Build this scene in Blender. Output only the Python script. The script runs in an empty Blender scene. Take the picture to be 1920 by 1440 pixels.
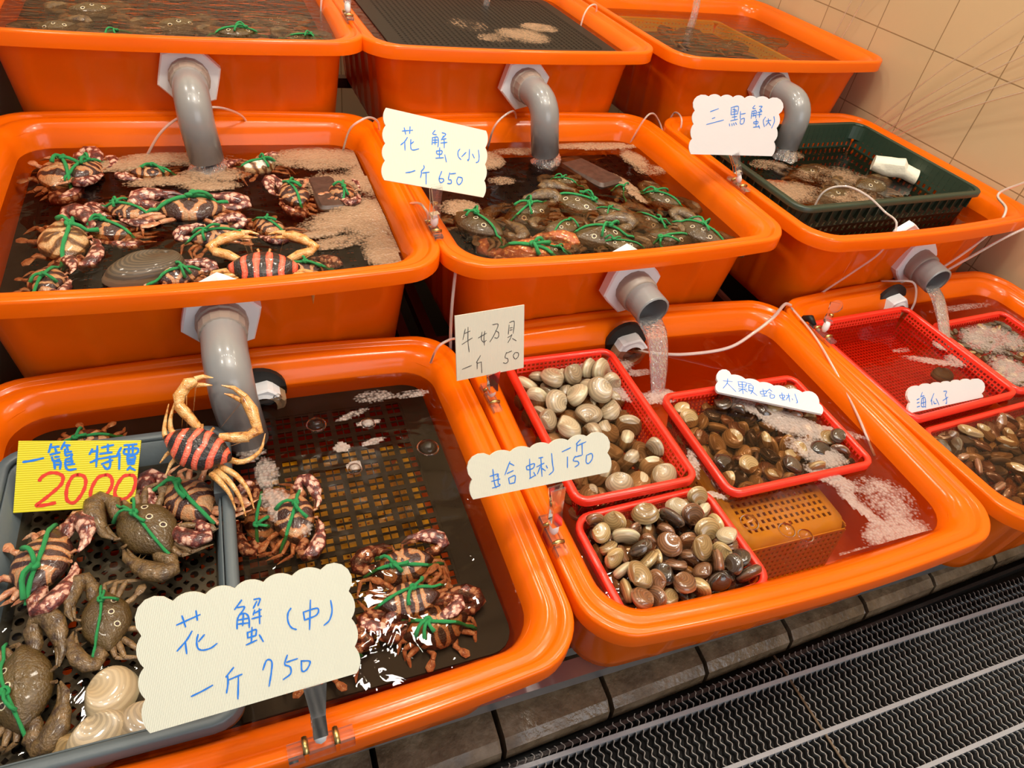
import bpy, math, random
import numpy as np
from mathutils import Vector, Matrix

# ---------------------------------------------------------------- camera
scn = bpy.context.scene
COL = scn.collection
cam_d = bpy.data.cameras.new('camera'); cam = bpy.data.objects.new('camera', cam_d); COL.objects.link(cam)
cam_d.sensor_width = 36.0; cam_d.lens = 1290.28 / 1920 * 36.0; cam_d.clip_start = 0.02; cam_d.clip_end = 50
CF = Vector((0.34508378, 0.67252735, -0.65469394)); CR = Vector((0.92933642, -0.34244798, 0.13806954)); CU = Vector((0.13134308, 0.65607648, 0.7431774))
m = Matrix.Identity(4)
for i in range(3):
    m[i][0] = CR[i]; m[i][1] = CU[i]; m[i][2] = -CF[i]
m.translation = Vector((-0.63792588, -0.28256366, 0.68990636))
cam.matrix_world = m
scn.camera = cam

# ---------------------------------------------------------------- light, exposure
scn.view_settings.view_transform = 'Standard'; scn.view_settings.look = 'None'
scn.view_settings.gamma = 1.0; scn.view_settings.use_curve_mapping = False
scn.view_settings.exposure = 0.12
w = bpy.data.worlds.new('daylight'); scn.world = w; w.use_nodes = True
w.node_tree.nodes['Background'].inputs[0].default_value = (0.86, 0.92, 1.0, 1)
w.node_tree.nodes['Background'].inputs[1].default_value = 0.28

def area(name, loc, aim, sx, sy, power, col):
    d = bpy.data.lights.new(name, 'AREA'); d.shape = 'RECTANGLE'; d.size = sx; d.size_y = sy; d.energy = power; d.color = col
    o = bpy.data.objects.new(name, d); COL.objects.link(o); o.location = loc
    o.rotation_euler = (Vector(aim) - Vector(loc)).to_track_quat('-Z', 'Y').to_euler()
    return o
area('ceiling_panel_lamp', (-0.1, 0.0, 2.2), (-0.1, 0.3, 0), 1.6, 0.8, 18, (1.0, 0.93, 0.82))
for lx in (-1.456, -0.208, 1.0):
    for ly in (0.10, 1.28):
        area('downlight', (lx, ly, 2.22), (lx, ly, 0), 0.20, 0.20, 12.0, (1.0, 0.91, 0.76))
for i in range(7):
    area('track_spot_lamp', (-1.2 + i * 0.34, 0.62, 2.1), (-1.2 + i * 0.34, 0.55, 0), 0.07, 0.05, 2.0, (1.0, 0.90, 0.74))
area('shopfront_daylight', (0.5, -2.3, 1.3), (0.1, 0.5, 0.0), 2.6, 1.6, 34, (0.93, 0.96, 1.0))

# ---------------------------------------------------------------- helpers
R = random.Random(7)

def tag(o, label=None, cat=None, group=None, kind=None):
    if label: o['label'] = label
    if cat: o['category'] = cat
    if group: o['group'] = group
    if kind: o['kind'] = kind
    return o

def empty(name, loc=(0, 0, 0), rz=0.0):
    o = bpy.data.objects.new(name, None); COL.objects.link(o)
    o.location = loc; o.rotation_euler = (0, 0, rz); o.empty_display_size = 0.02
    return o

class MB:
    def __init__(s): s.v = []; s.f = []; s.m = []; s.uv = None
    def add(s, vs, fs, mi=0):
        b = len(s.v); s.v.extend([tuple(map(float, q)) for q in vs])
        for f in fs: s.f.append(tuple(b + i for i in f)); s.m.append(mi)
        return b
    def box(s, c, h, M=None, mi=0):
        vs = [Vector((c[0] + h[0] * x, c[1] + h[1] * y, c[2] + h[2] * z)) for x in (-1, 1) for y in (-1, 1) for z in (-1, 1)]
        if M is not None: vs = [M @ q for q in vs]
        s.add(vs, [(0, 1, 3, 2), (4, 6, 7, 5), (0, 4, 5, 1), (2, 3, 7, 6), (0, 2, 6, 4), (1, 5, 7, 3)], mi)
    def bar(s, a, b, wdt, hgt, up=(0, 0, 1), mi=0):
        a, b = Vector(a), Vector(b); t = (b - a).normalized(); sd = t.cross(Vector(up)).normalized(); u = sd.cross(t)
        vs = []
        for p in (a, b):
            for x, y in ((-1, -1), (1, -1), (1, 1), (-1, 1)): vs.append(p + sd * (x * wdt / 2) + u * (y * hgt / 2))
        s.add(vs, [(3, 2, 1, 0), (4, 5, 6, 7), (0, 1, 5, 4), (1, 2, 6, 5), (2, 3, 7, 6), (3, 0, 4, 7)], mi)
    def rings(s, rs, cap0=True, cap1=True, mi=0, closed=True):
        n = len(rs[0]); b = s.add([q for r in rs for q in r], [], mi)
        for k in range(len(rs) - 1):
            for i in range(n if closed else n - 1):
                j = (i + 1) % n
                s.f.append((b + k * n + i, b + k * n + j, b + (k + 1) * n + j, b + (k + 1) * n + i)); s.m.append(mi)
        if cap0: s.f.append(tuple(b + i for i in range(n))[::-1]); s.m.append(mi)
        if cap1: s.f.append(tuple(b + (len(rs) - 1) * n + i for i in range(n))); s.m.append(mi)
        return b
    def tube(s, path, rad, n=8, mi=0, up=(0, 0, 1), cap=True, squash=1.0):
        P = [Vector(p) for p in path]; rs = []
        if not hasattr(rad, '__len__'): rad = [rad] * len(P)
        u0 = Vector(up)
        for k, p in enumerate(P):
            t = (P[min(k + 1, len(P) - 1)] - P[max(k - 1, 0)])
            t = t.normalized() if t.length > 1e-9 else Vector((0, 0, 1))
            sd = t.cross(u0)
            if sd.length < 1e-3: sd = t.cross(Vector((0.3, 1, 0.1)))
            sd.normalize(); u = sd.cross(t).normalized(); u0 = u
            r = rad[k]
            rs.append([p + sd * (r * math.cos(a)) + u * (r * squash * math.sin(a)) for a in (2 * math.pi * i / n for i in range(n))])
        return s.rings(rs, cap, cap, mi)
    def build(s, name, mats, parent=None, smooth=True, loc=None, angle=None):
        me = bpy.data.meshes.new(name); me.from_pydata(s.v, [], s.f); me.update()
        if not isinstance(mats, (list, tuple)): mats = [mats]
        for mt in mats: me.materials.append(mt)
        if len(mats) > 1: me.polygons.foreach_set('material_index', s.m)
        if smooth: me.polygons.foreach_set('use_smooth', [True] * len(me.polygons))
        if s.uv is not None:
            l = me.uv_layers.new(name='UVMap')
            idx = np.empty(len(me.loops), dtype=np.int32); me.loops.foreach_get('vertex_index', idx)
            l.data.foreach_set('uv', np.asarray(s.uv, dtype=np.float32)[idx].ravel())
        me.update()
        if angle is not None: me.set_sharp_from_angle(angle=angle)
        o = bpy.data.objects.new(name, me); COL.objects.link(o)
        if parent is not None: o.parent = parent
        if loc is not None: o.location = loc
        return o

def catmull(pts, n=6):
    P = [Vector(p) for p in pts]
    if len(P) < 3: return [P[0].lerp(P[-1], i / n) for i in range(n + 1)]
    Q = [P[0] * 2 - P[1]] + P + [P[-1] * 2 - P[-2]]; out = []
    for k in range(1, len(Q) - 2):
        a, b, c, d = Q[k - 1:k + 3]
        for i in range(n):
            t = i / n
            out.append(0.5 * ((2 * b) + (c - a) * t + (2 * a - 5 * b + 4 * c - d) * t * t + (3 * b - a - 3 * c + d) * t ** 3))
    out.append(P[-1]); return out

# ---------------------------------------------------------------- materials
def newmat(name):
    mt = bpy.data.materials.new(name); mt.use_nodes = True
    nt = mt.node_tree; return mt, nt, nt.nodes, nt.links, nt.nodes['Principled BSDF']

def N(nt, typ, **kw):
    n = nt.nodes.new(typ)
    for k, v in kw.items():
        if k in n.inputs.keys(): n.inputs[k].default_value = v
        else: setattr(n, k, v)
    return n

def ramp(nt, src, stops, interp='LINEAR'):
    r = nt.nodes.new('ShaderNodeValToRGB'); r.color_ramp.interpolation = interp
    e = r.color_ramp.elements
    while len(e) < len(stops): e.new(0.5)
    for k, (p, c) in enumerate(stops):
        e[k].position = p; e[k].color = (c[0], c[1], c[2], 1) if hasattr(c, '__len__') else (c, c, c, 1)
    nt.links.new(src, r.inputs[0]); return r

def plain(name, col, rough=0.4, metal=0.0, bump=0.0, bscale=60, var=0.0, spec=0.5, coat=0.0):
    mt, nt, nd, ln, b = newmat(name)
    b.inputs['Base Color'].default_value = (*col, 1); b.inputs['Roughness'].default_value = rough; b.inputs['Metallic'].default_value = metal
    b.inputs['Specular IOR Level'].default_value = spec; b.inputs['Coat Weight'].default_value = coat; b.inputs['Coat Roughness'].default_value = 0.08
    if bump or var:
        tc = N(nt, 'ShaderNodeTexCoord'); no = N(nt, 'ShaderNodeTexNoise', Scale=bscale, Detail=4.0); ln.new(tc.outputs['Object'], no.inputs['Vector'])
        if bump:
            bp = N(nt, 'ShaderNodeBump', Strength=bump, Distance=0.002); ln.new(no.outputs[0], bp.inputs['Height']); ln.new(bp.outputs[0], b.inputs['Normal'])
        if var:
            r = ramp(nt, no.outputs[0], [(0.3, [c * (1 - var) for c in col]), (0.7, [min(1, c * (1 + var)) for c in col])]); ln.new(r.outputs[0], b.inputs['Base Color'])
    return mt

def thin_clear(name, tint=(1, 1, 1), ior=1.33, rough=0.02, bump=0.0, bscale=40, veil=0.0, veilcol=(0.9, 0.9, 0.9), stretch=(1, 1, 1), dist=0.004):
    """a clear sheet: what passes is tinted, what is mirrored follows the Fresnel law"""
    mt, nt, nd, ln, b = newmat(name); nd.remove(b); out = nd['Material Output']
    tr = N(nt, 'ShaderNodeBsdfTransparent', Color=(*tint, 1)); gl = N(nt, 'ShaderNodeBsdfGlossy', Roughness=rough); fr = N(nt, 'ShaderNodeFresnel', IOR=ior)
    mx = N(nt, 'ShaderNodeMixShader')
    if bump:
        tc = N(nt, 'ShaderNodeTexCoord'); mp = N(nt, 'ShaderNodeMapping', Scale=stretch); no = N(nt, 'ShaderNodeTexNoise', Scale=bscale, Detail=2.5, Roughness=0.5, Distortion=0.6)
        ln.new(tc.outputs['Object'], mp.inputs[0]); ln.new(mp.outputs[0], no.inputs['Vector'])
        bp = N(nt, 'ShaderNodeBump', Strength=bump, Distance=dist); ln.new(no.outputs[0], bp.inputs['Height'])
        ln.new(bp.outputs[0], gl.inputs['Normal']); ln.new(bp.outputs[0], fr.inputs['Normal'])
    ln.new(fr.outputs[0], mx.inputs[0]); ln.new(tr.outputs[0], mx.inputs[1]); ln.new(gl.outputs[0], mx.inputs[2])
    last = mx
    if veil:
        df = N(nt, 'ShaderNodeBsdfDiffuse', Color=(*veilcol, 1)); m2 = N(nt, 'ShaderNodeMixShader', Fac=veil)
        ln.new(mx.outputs[0], m2.inputs[1]); ln.new(df.outputs[0], m2.inputs[2]); last = m2
    ln.new(last.outputs[0], out.inputs[0]); return mt

def orange_plastic():
    mt, nt, nd, ln, b = newmat('orange_tub_plastic')
    tc = N(nt, 'ShaderNodeTexCoord'); no = N(nt, 'ShaderNodeTexNoise', Scale=5.0, Detail=3.0); ln.new(tc.outputs['Object'], no.inputs['Vector'])
    r = ramp(nt, no.outputs[0], [(0.3, (0.92, 0.150, 0.002)), (0.7, (0.95, 0.170, 0.002))]); ln.new(r.outputs[0], b.inputs['Base Color'])
    b.inputs['Roughness'].default_value = 0.17; b.inputs['Specular IOR Level'].default_value = 0.40
    n2 = N(nt, 'ShaderNodeTexNoise', Scale=220.0, Detail=2.0); ln.new(tc.outputs['Object'], n2.inputs['Vector'])
    bp = N(nt, 'ShaderNodeBump', Strength=0.05, Distance=0.001); ln.new(n2.outputs[0], bp.inputs['Height']); ln.new(bp.outputs[0], b.inputs['Normal'])
    tl = N(nt, 'ShaderNodeBsdfTranslucent', Color=(0.9, 0.14, 0.002, 1)); mx = N(nt, 'ShaderNodeMixShader', Fac=0.22)
    ln.new(b.outputs[0], mx.inputs[1]); ln.new(tl.outputs[0], mx.inputs[2]); ln.new(mx.outputs[0], nd['Material Output'].inputs[0])
    return mt

def crab_shell(name, kind):
    mt, nt, nd, ln, b = newmat(name)
    tc = N(nt, 'ShaderNodeTexCoord'); oi = N(nt, 'ShaderNodeObjectInfo')
    off = N(nt, 'ShaderNodeVectorMath', operation='SCALE'); cv = N(nt, 'ShaderNodeCombineXYZ'); ln.new(oi.outputs['Random'], cv.inputs[1]); ln.new(cv.outputs[0], off.inputs[0]); off.inputs[3].default_value = 7.0
    ad = N(nt, 'ShaderNodeVectorMath', operation='ADD'); ab = N(nt, 'ShaderNodeVectorMath', operation='ABSOLUTE')
    ln.new(tc.outputs['Object'], ab.inputs[0]); ln.new(ab.outputs[0], ad.inputs[0]); ln.new(off.outputs[0], ad.inputs[1])
    b.inputs['Roughness'].default_value = 0.36; b.inputs['Coat Weight'].default_value = 0.25 if kind in ('three', 'oleg', 'oclaw') else 0.5; b.inputs['Coat Roughness'].default_value = 0.12
    fine = N(nt, 'ShaderNodeTexNoise', Scale=38.0, Detail=5.0); ln.new(ad.outputs[0], fine.inputs['Vector'])
    bp = N(nt, 'ShaderNodeBump', Strength=0.35, Distance=0.01); ln.new(fine.outputs[0], bp.inputs['Height']); ln.new(bp.outputs[0], b.inputs['Normal'])
    if kind in ('flower', 'pale', 'white', 'red'):
        sx = N(nt, 'ShaderNodeSeparateXYZ'); ln.new(ad.outputs[0], sx.inputs[0])
        wv = N(nt, 'ShaderNodeTexWave', Scale=1.55 if kind != 'red' else 1.9, Distortion=8.0 if kind != 'red' else 2.2, Detail=1.5); wv.inputs['Detail Scale'].default_value = 1.9
        wv.bands_direction = 'X'; ln.new(ad.outputs[0], wv.inputs['Vector'])
        if kind == 'flower': st = [(0.0, (0.035, 0.008, 0.005)), (0.50, (0.06, 0.014, 0.008)), (0.58, (0.40, 0.14, 0.045)), (0.78, (0.52, 0.22, 0.08)), (1.0, (0.46, 0.25, 0.12))]
        elif kind == 'pale': st = [(0.0, (0.10, 0.04, 0.015)), (0.3, (0.22, 0.10, 0.03)), (0.5, (0.55, 0.30, 0.12)), (1.0, (0.62, 0.40, 0.20))]
        elif kind == 'white': st = [(0.0, (0.10, 0.03, 0.01)), (0.3, (0.45, 0.25, 0.12)), (0.5, (0.75, 0.66, 0.54)), (1.0, (0.8, 0.74, 0.64))]
        else: st = [(0.0, (0.012, 0.006, 0.005)), (0.50, (0.015, 0.006, 0.005)), (0.56, (0.75, 0.07, 0.03)), (0.9, (0.85, 0.14, 0.07)), (1.0, (0.85, 0.2, 0.12))]
        c = ramp(nt, wv.outputs[0], st)
        bl = N(nt, 'ShaderNodeMix', data_type='RGBA', blend_type='MULTIPLY'); bl.inputs[0].default_value = 0.5
        fr = ramp(nt, fine.outputs[0], [(0.35, 0.55), (0.65, 1.15)]); ln.new(c.outputs[0], bl.inputs[6]); ln.new(fr.outputs[0], bl.inputs[7])
        ln.new(bl.outputs[2], b.inputs['Base Color'])
    elif kind == 'three':
        no = N(nt, 'ShaderNodeTexNoise', Scale=3.0, Detail=6.0, Roughness=0.7); ln.new(ad.outputs[0], no.inputs['Vector'])
        c = ramp(nt, no.outputs[0], [(0.25, (0.038, 0.019, 0.005)), (0.5, (0.078, 0.043, 0.010)), (0.75, (0.135, 0.080, 0.020))])
        last = c.outputs[0]
        for cx, cy in ((0.0, -0.10), (0.19, -0.15)):
            ds = N(nt, 'ShaderNodeVectorMath', operation='DISTANCE'); fl = N(nt, 'ShaderNodeVectorMath', operation='MULTIPLY'); ln.new(tc.outputs['Object'], fl.inputs[0]); fl.inputs[1].default_value = (1, 1, 0)
            if cx:
                a2 = N(nt, 'ShaderNodeSeparateXYZ'); ln.new(fl.outputs[0], a2.inputs[0]); am = N(nt, 'ShaderNodeMath', operation='ABSOLUTE'); ln.new(a2.outputs[0], am.inputs[0])
                cb = N(nt, 'ShaderNodeCombineXYZ'); ln.new(am.outputs[0], cb.inputs[0]); ln.new(a2.outputs[1], cb.inputs[1]); ln.new(cb.outputs[0], ds.inputs[0])
            else: ln.new(fl.outputs[0], ds.inputs[0])
            ds.inputs[1].default_value = (cx, cy, 0)
            k1 = ramp(nt, ds.outputs['Value'], [(0.0, 1), (0.036, 1), (0.041, 0), (1, 0)]); k2 = ramp(nt, ds.outputs['Value'], [(0.0, 1), (0.026, 1), (0.030, 0), (1, 0)])
            m1 = N(nt, 'ShaderNodeMix', data_type='RGBA'); ln.new(k1.outputs[0], m1.inputs[0]); ln.new(last, m1.inputs[6]); m1.inputs[7].default_value = (0.75, 0.66, 0.45, 1)
            m2 = N(nt, 'ShaderNodeMix', data_type='RGBA'); ln.new(k2.outputs[0], m2.inputs[0]); ln.new(m1.outputs[2], m2.inputs[6]); m2.inputs[7].default_value = (0.03, 0.008, 0.006, 1)
            last = m2.outputs[2]
        ln.new(last, b.inputs['Base Color'])
    elif kind == 'orange':
        vo = N(nt, 'ShaderNodeTexVoronoi', Scale=16.0); ln.new(tc.outputs['Object'], vo.inputs['Vector'])
        c = ramp(nt, vo.outputs['Distance'], [(0.0, (0.75, 0.42, 0.16)), (0.28, (0.7, 0.33, 0.1)), (0.38, (0.42, 0.10, 0.02)), (1, (0.36, 0.08, 0.02))]); ln.new(c.outputs[0], b.inputs['Base Color'])
    elif kind == 'mottled':
        vo = N(nt, 'ShaderNodeTexVoronoi', Scale=11.0, Randomness=1.0); no = N(nt, 'ShaderNodeTexNoise', Scale=9.0, Detail=3.0)
        mxv = N(nt, 'ShaderNodeMix', data_type='VECTOR'); mxv.inputs[0].default_value = 0.12; ln.new(ad.outputs[0], no.inputs['Vector'])
        ln.new(ad.outputs[0], mxv.inputs[4]); ln.new(no.outputs[1], mxv.inputs[5]); ln.new(mxv.outputs[1], vo.inputs['Vector'])
        c = ramp(nt, vo.outputs['Distance'], [(0.0, (0.74, 0.52, 0.42)), (0.38, (0.62, 0.33, 0.23)), (0.50, (0.20, 0.035, 0.022)), (0.75, (0.06, 0.010, 0.008))]); ln.new(c.outputs[0], b.inputs['Base Color'])
    elif kind in ('leg', 'yleg', 'oleg', 'oclaw'):
        no = N(nt, 'ShaderNodeTexNoise', Scale=11.0, Detail=3.0); ln.new(ad.outputs[0], no.inputs['Vector'])
        st = {'leg': [(0.35, (0.30, 0.085, 0.035)), (0.5, (0.50, 0.20, 0.09)), (0.7, (0.60, 0.34, 0.20))], 'yleg': [(0.28, (0.22, 0.06, 0.01)), (0.42, (0.60, 0.26, 0.05)), (0.7, (0.72, 0.47, 0.20))],
              'oleg': [(0.3, (0.09, 0.045, 0.018)), (0.7, (0.24, 0.14, 0.055))], 'oclaw': [(0.3, (0.045, 0.022, 0.012)), (0.55, (0.13, 0.074, 0.024)), (0.75, (0.21, 0.12, 0.05))]}[kind]
        c = ramp(nt, no.outputs[0], st); ln.new(c.outputs[0], b.inputs['Base Color'])
    return mt

def shell_mat(name, light, dark, line, stripes=48.0, rough=0.35, coat=0.5):
    """clam shell: rings of growth around the hinge (uv y), colour varies from shell to shell"""
    mt, nt, nd, ln, b = newmat(name)
    uv = N(nt, 'ShaderNodeUVMap'); sp = N(nt, 'ShaderNodeSeparateXYZ'); ln.new(uv.outputs[0], sp.inputs[0]); oi = N(nt, 'ShaderNodeObjectInfo')
    no = N(nt, 'ShaderNodeTexNoise', Scale=2.5, Detail=3.0); ln.new(uv.outputs[0], no.inputs['Vector'])
    mu = N(nt, 'ShaderNodeMath', operation='MULTIPLY_ADD'); ln.new(no.outputs[0], mu.inputs[0]); mu.inputs[1].default_value = 0.10; ln.new(sp.outputs[1], mu.inputs[2])
    m2 = N(nt, 'ShaderNodeMath', operation='MULTIPLY'); ln.new(mu.outputs[0], m2.inputs[0]); m2.inputs[1].default_value = stripes
    sn = N(nt, 'ShaderNodeMath', operation='SINE'); ln.new(m2.outputs[0], sn.inputs[0])
    nz = N(nt, 'ShaderNodeTexNoise', Detail=2.0); nz.noise_dimensions = '1D'; ln.new(m2.outputs[0], nz.inputs['W']); nz.inputs['Scale'].default_value = 0.16
    base = N(nt, 'ShaderNodeMix', data_type='RGBA'); base.inputs[6].default_value = (*light, 1); base.inputs[7].default_value = (*dark, 1)
    av = N(nt, 'ShaderNodeMath', operation='MULTIPLY_ADD'); ln.new(nz.outputs[0], av.inputs[0]); av.inputs[1].default_value = 0.8; 
    sub = N(nt, 'ShaderNodeMath', operation='MULTIPLY_ADD'); ln.new(oi.outputs['Random'], sub.inputs[0]); sub.inputs[1].default_value = 0.7; sub.inputs[2].default_value = -0.35; ln.new(sub.outputs[0], av.inputs[2])
    ln.new(av.outputs[0], base.inputs[0])
    li = N(nt, 'ShaderNodeMix', data_type='RGBA', blend_type='MULTIPLY'); r = ramp(nt, sn.outputs[0], [(0.0, line), (0.25, 1.0), (1, 1.0)]); li.inputs[0].default_value = 1.0
    ln.new(base.outputs[2], li.inputs[6]); ln.new(r.outputs[0], li.inputs[7]); lip = N(nt, 'ShaderNodeMix', data_type='RGBA'); rl = ramp(nt, sp.outputs[1], [(0.0, 0.0), (0.93, 0.0), (0.98, 0.4), (1.0, 0.45)]); ln.new(rl.outputs[0], lip.inputs[0]); ln.new(li.outputs[2], lip.inputs[6]); lip.inputs[7].default_value = (*[min(.7, c * 1.5 + .06) for c in light], 1)
    ln.new(lip.outputs[2], b.inputs['Base Color'])
    bp = N(nt, 'ShaderNodeBump', Strength=0.12, Distance=0.0002); ln.new(sn.outputs[0], bp.inputs['Height']); ln.new(bp.outputs[0], b.inputs['Normal'])
    b.inputs['Roughness'].default_value = rough; b.inputs['Coat Weight'].default_value = coat; b.inputs['Coat Roughness'].default_value = 0.08
    return mt

def card_mat(name, col, axis='X', scale=260.0, amt=0.10):
    mt, nt, nd, ln, b = newmat(name)
    tc = N(nt, 'ShaderNodeTexCoord'); wv = N(nt, 'ShaderNodeTexWave', Scale=scale, Distortion=0.3, Detail=1.0); wv.bands_direction = axis; ln.new(tc.outputs['Object'], wv.inputs['Vector'])
    r = ramp(nt, wv.outputs[0], [(0, [c * (1 - amt) for c in col]), (0.5, col)]); ln.new(r.outputs[0], b.inputs['Base Color'])
    bp = N(nt, 'ShaderNodeBump', Strength=0.35, Distance=0.0006); ln.new(wv.outputs[0], bp.inputs['Height']); ln.new(bp.outputs[0], b.inputs['Normal'])
    b.inputs['Roughness'].default_value = 0.45; return mt

def tile_mat():
    mt, nt, nd, ln, b = newmat('glazed_beige_tile')
    uv = N(nt, 'ShaderNodeUVMap'); br = N(nt, 'ShaderNodeTexBrick', Scale=1.0); br.offset = 0.0; br.squash = 1.0
    br.inputs['Color1'].default_value = (0.60, 0.44, 0.25, 1); br.inputs['Color2'].default_value = (0.575, 0.42, 0.238, 1); br.inputs['Mortar'].default_value = (0.30, 0.20, 0.10, 1)
    br.inputs['Mortar Size'].default_value = 0.0016; br.inputs['Mortar Smooth'].default_value = 0.3; br.inputs['Brick Width'].default_value = 0.186; br.inputs['Row Height'].default_value = 0.187
    ln.new(uv.outputs[0], br.inputs['Vector']); ln.new(br.outputs[0], b.inputs['Base Color'])
    bp = N(nt, 'ShaderNodeBump', Strength=0.4, Distance=0.002); bp.invert = True; ln.new(br.outputs['Fac'], bp.inputs['Height']); ln.new(bp.outputs[0], b.inputs['Normal'])
    b.inputs['Roughness'].default_value = 0.22; return mt

def curb_mat():
    mt, nt, nd, ln, b = newmat('wet_concrete')
    tc = N(nt, 'ShaderNodeTexCoord'); no = N(nt, 'ShaderNodeTexNoise', Scale=26.0, Detail=7.0, Roughness=0.65); ln.new(tc.outputs['Object'], no.inputs['Vector'])
    r = ramp(nt, no.outputs[0], [(0.3, (0.085, 0.052, 0.028)), (0.55, (0.19, 0.128, 0.075)), (0.75, (0.28, 0.205, 0.135))]); ln.new(r.outputs[0], b.inputs['Base Color'])
    n2 = N(nt, 'ShaderNodeTexNoise', Scale=9.0, Detail=3.0); ln.new(tc.outputs['Object'], n2.inputs['Vector']); r2 = ramp(nt, n2.outputs[0], [(0.4, 0.16), (0.6, 0.6)]); ln.new(r2.outputs[0], b.inputs['Roughness'])
    n3 = N(nt, 'ShaderNodeTexNoise', Scale=120.0, Detail=4.0); ln.new(tc.outputs['Object'], n3.inputs['Vector'])
    bp = N(nt, 'ShaderNodeBump', Strength=0.6, Distance=0.003); ln.new(n3.outputs[0], bp.inputs['Height']); ln.new(bp.outputs[0], b.inputs['Normal'])
    return mt

def foam_mat(name, col, amax=0.85):
    mt, nt, nd, ln, b = newmat(name); nd.remove(b); out = nd['Material Output']
    tc = N(nt, 'ShaderNodeTexCoord'); at = N(nt, 'ShaderNodeAttribute', attribute_name='froth')
    vo = N(nt, 'ShaderNodeTexVoronoi', Scale=230.0); v2 = N(nt, 'ShaderNodeTexVoronoi', Scale=520.0); no = N(nt, 'ShaderNodeTexNoise', Scale=42.0, Detail=5.0, Roughness=0.7)
    for t in (vo, v2, no): ln.new(tc.outputs['Object'], t.inputs['Vector'])
    bub = N(nt, 'ShaderNodeMath', operation='MULTIPLY'); ln.new(vo.outputs['Distance'], bub.inputs[0]); ln.new(v2.outputs['Distance'], bub.inputs[1])
    big = N(nt, 'ShaderNodeTexNoise', Scale=16.0, Detail=3.0); ln.new(tc.outputs['Object'], big.inputs['Vector'])
    a = N(nt, 'ShaderNodeMath', operation='MULTIPLY_ADD'); ln.new(no.outputs[0], a.inputs[0]); a.inputs[1].default_value = 1.1; ln.new(at.outputs['Fac'], a.inputs[2])
    s = N(nt, 'ShaderNodeMath', operation='MULTIPLY_ADD'); ln.new(big.outputs[0], s.inputs[0]); s.inputs[1].default_value = 1.3; ln.new(a.outputs[0], s.inputs[2])
    k = N(nt, 'ShaderNodeMath', operation='MULTIPLY_ADD'); ln.new(vo.outputs['Distance'], k.inputs[0]); k.inputs[1].default_value = -0.75; ln.new(s.outputs[0], k.inputs[2])
    k2 = N(nt, 'ShaderNodeMath', operation='MULTIPLY'); ln.new(k.outputs[0], k2.inputs[0]); k2.inputs[1].default_value = 0.5
    al = ramp(nt, k2.outputs[0], [(0.44, 0.0), (0.56, amax * .35), (0.72, amax * .8), (1.0, amax)])
    tr = N(nt, 'ShaderNodeBsdfTransparent'); pb = N(nt, 'ShaderNodeBsdfPrincipled', Roughness=0.25); pb.inputs['Base Color'].default_value = (*col, 1)
    bp = N(nt, 'ShaderNodeBump', Strength=0.8, Distance=0.002); ln.new(vo.outputs['Distance'], bp.inputs['Height']); ln.new(bp.outputs[0], pb.inputs['Normal'])
    mx = N(nt, 'ShaderNodeMixShader'); ln.new(al.outputs[0], mx.inputs[0]); ln.new(tr.outputs[0], mx.inputs[1]); ln.new(pb.outputs[0], mx.inputs[2]); ln.new(mx.outputs[0], out.inputs[0])
    return mt

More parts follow.
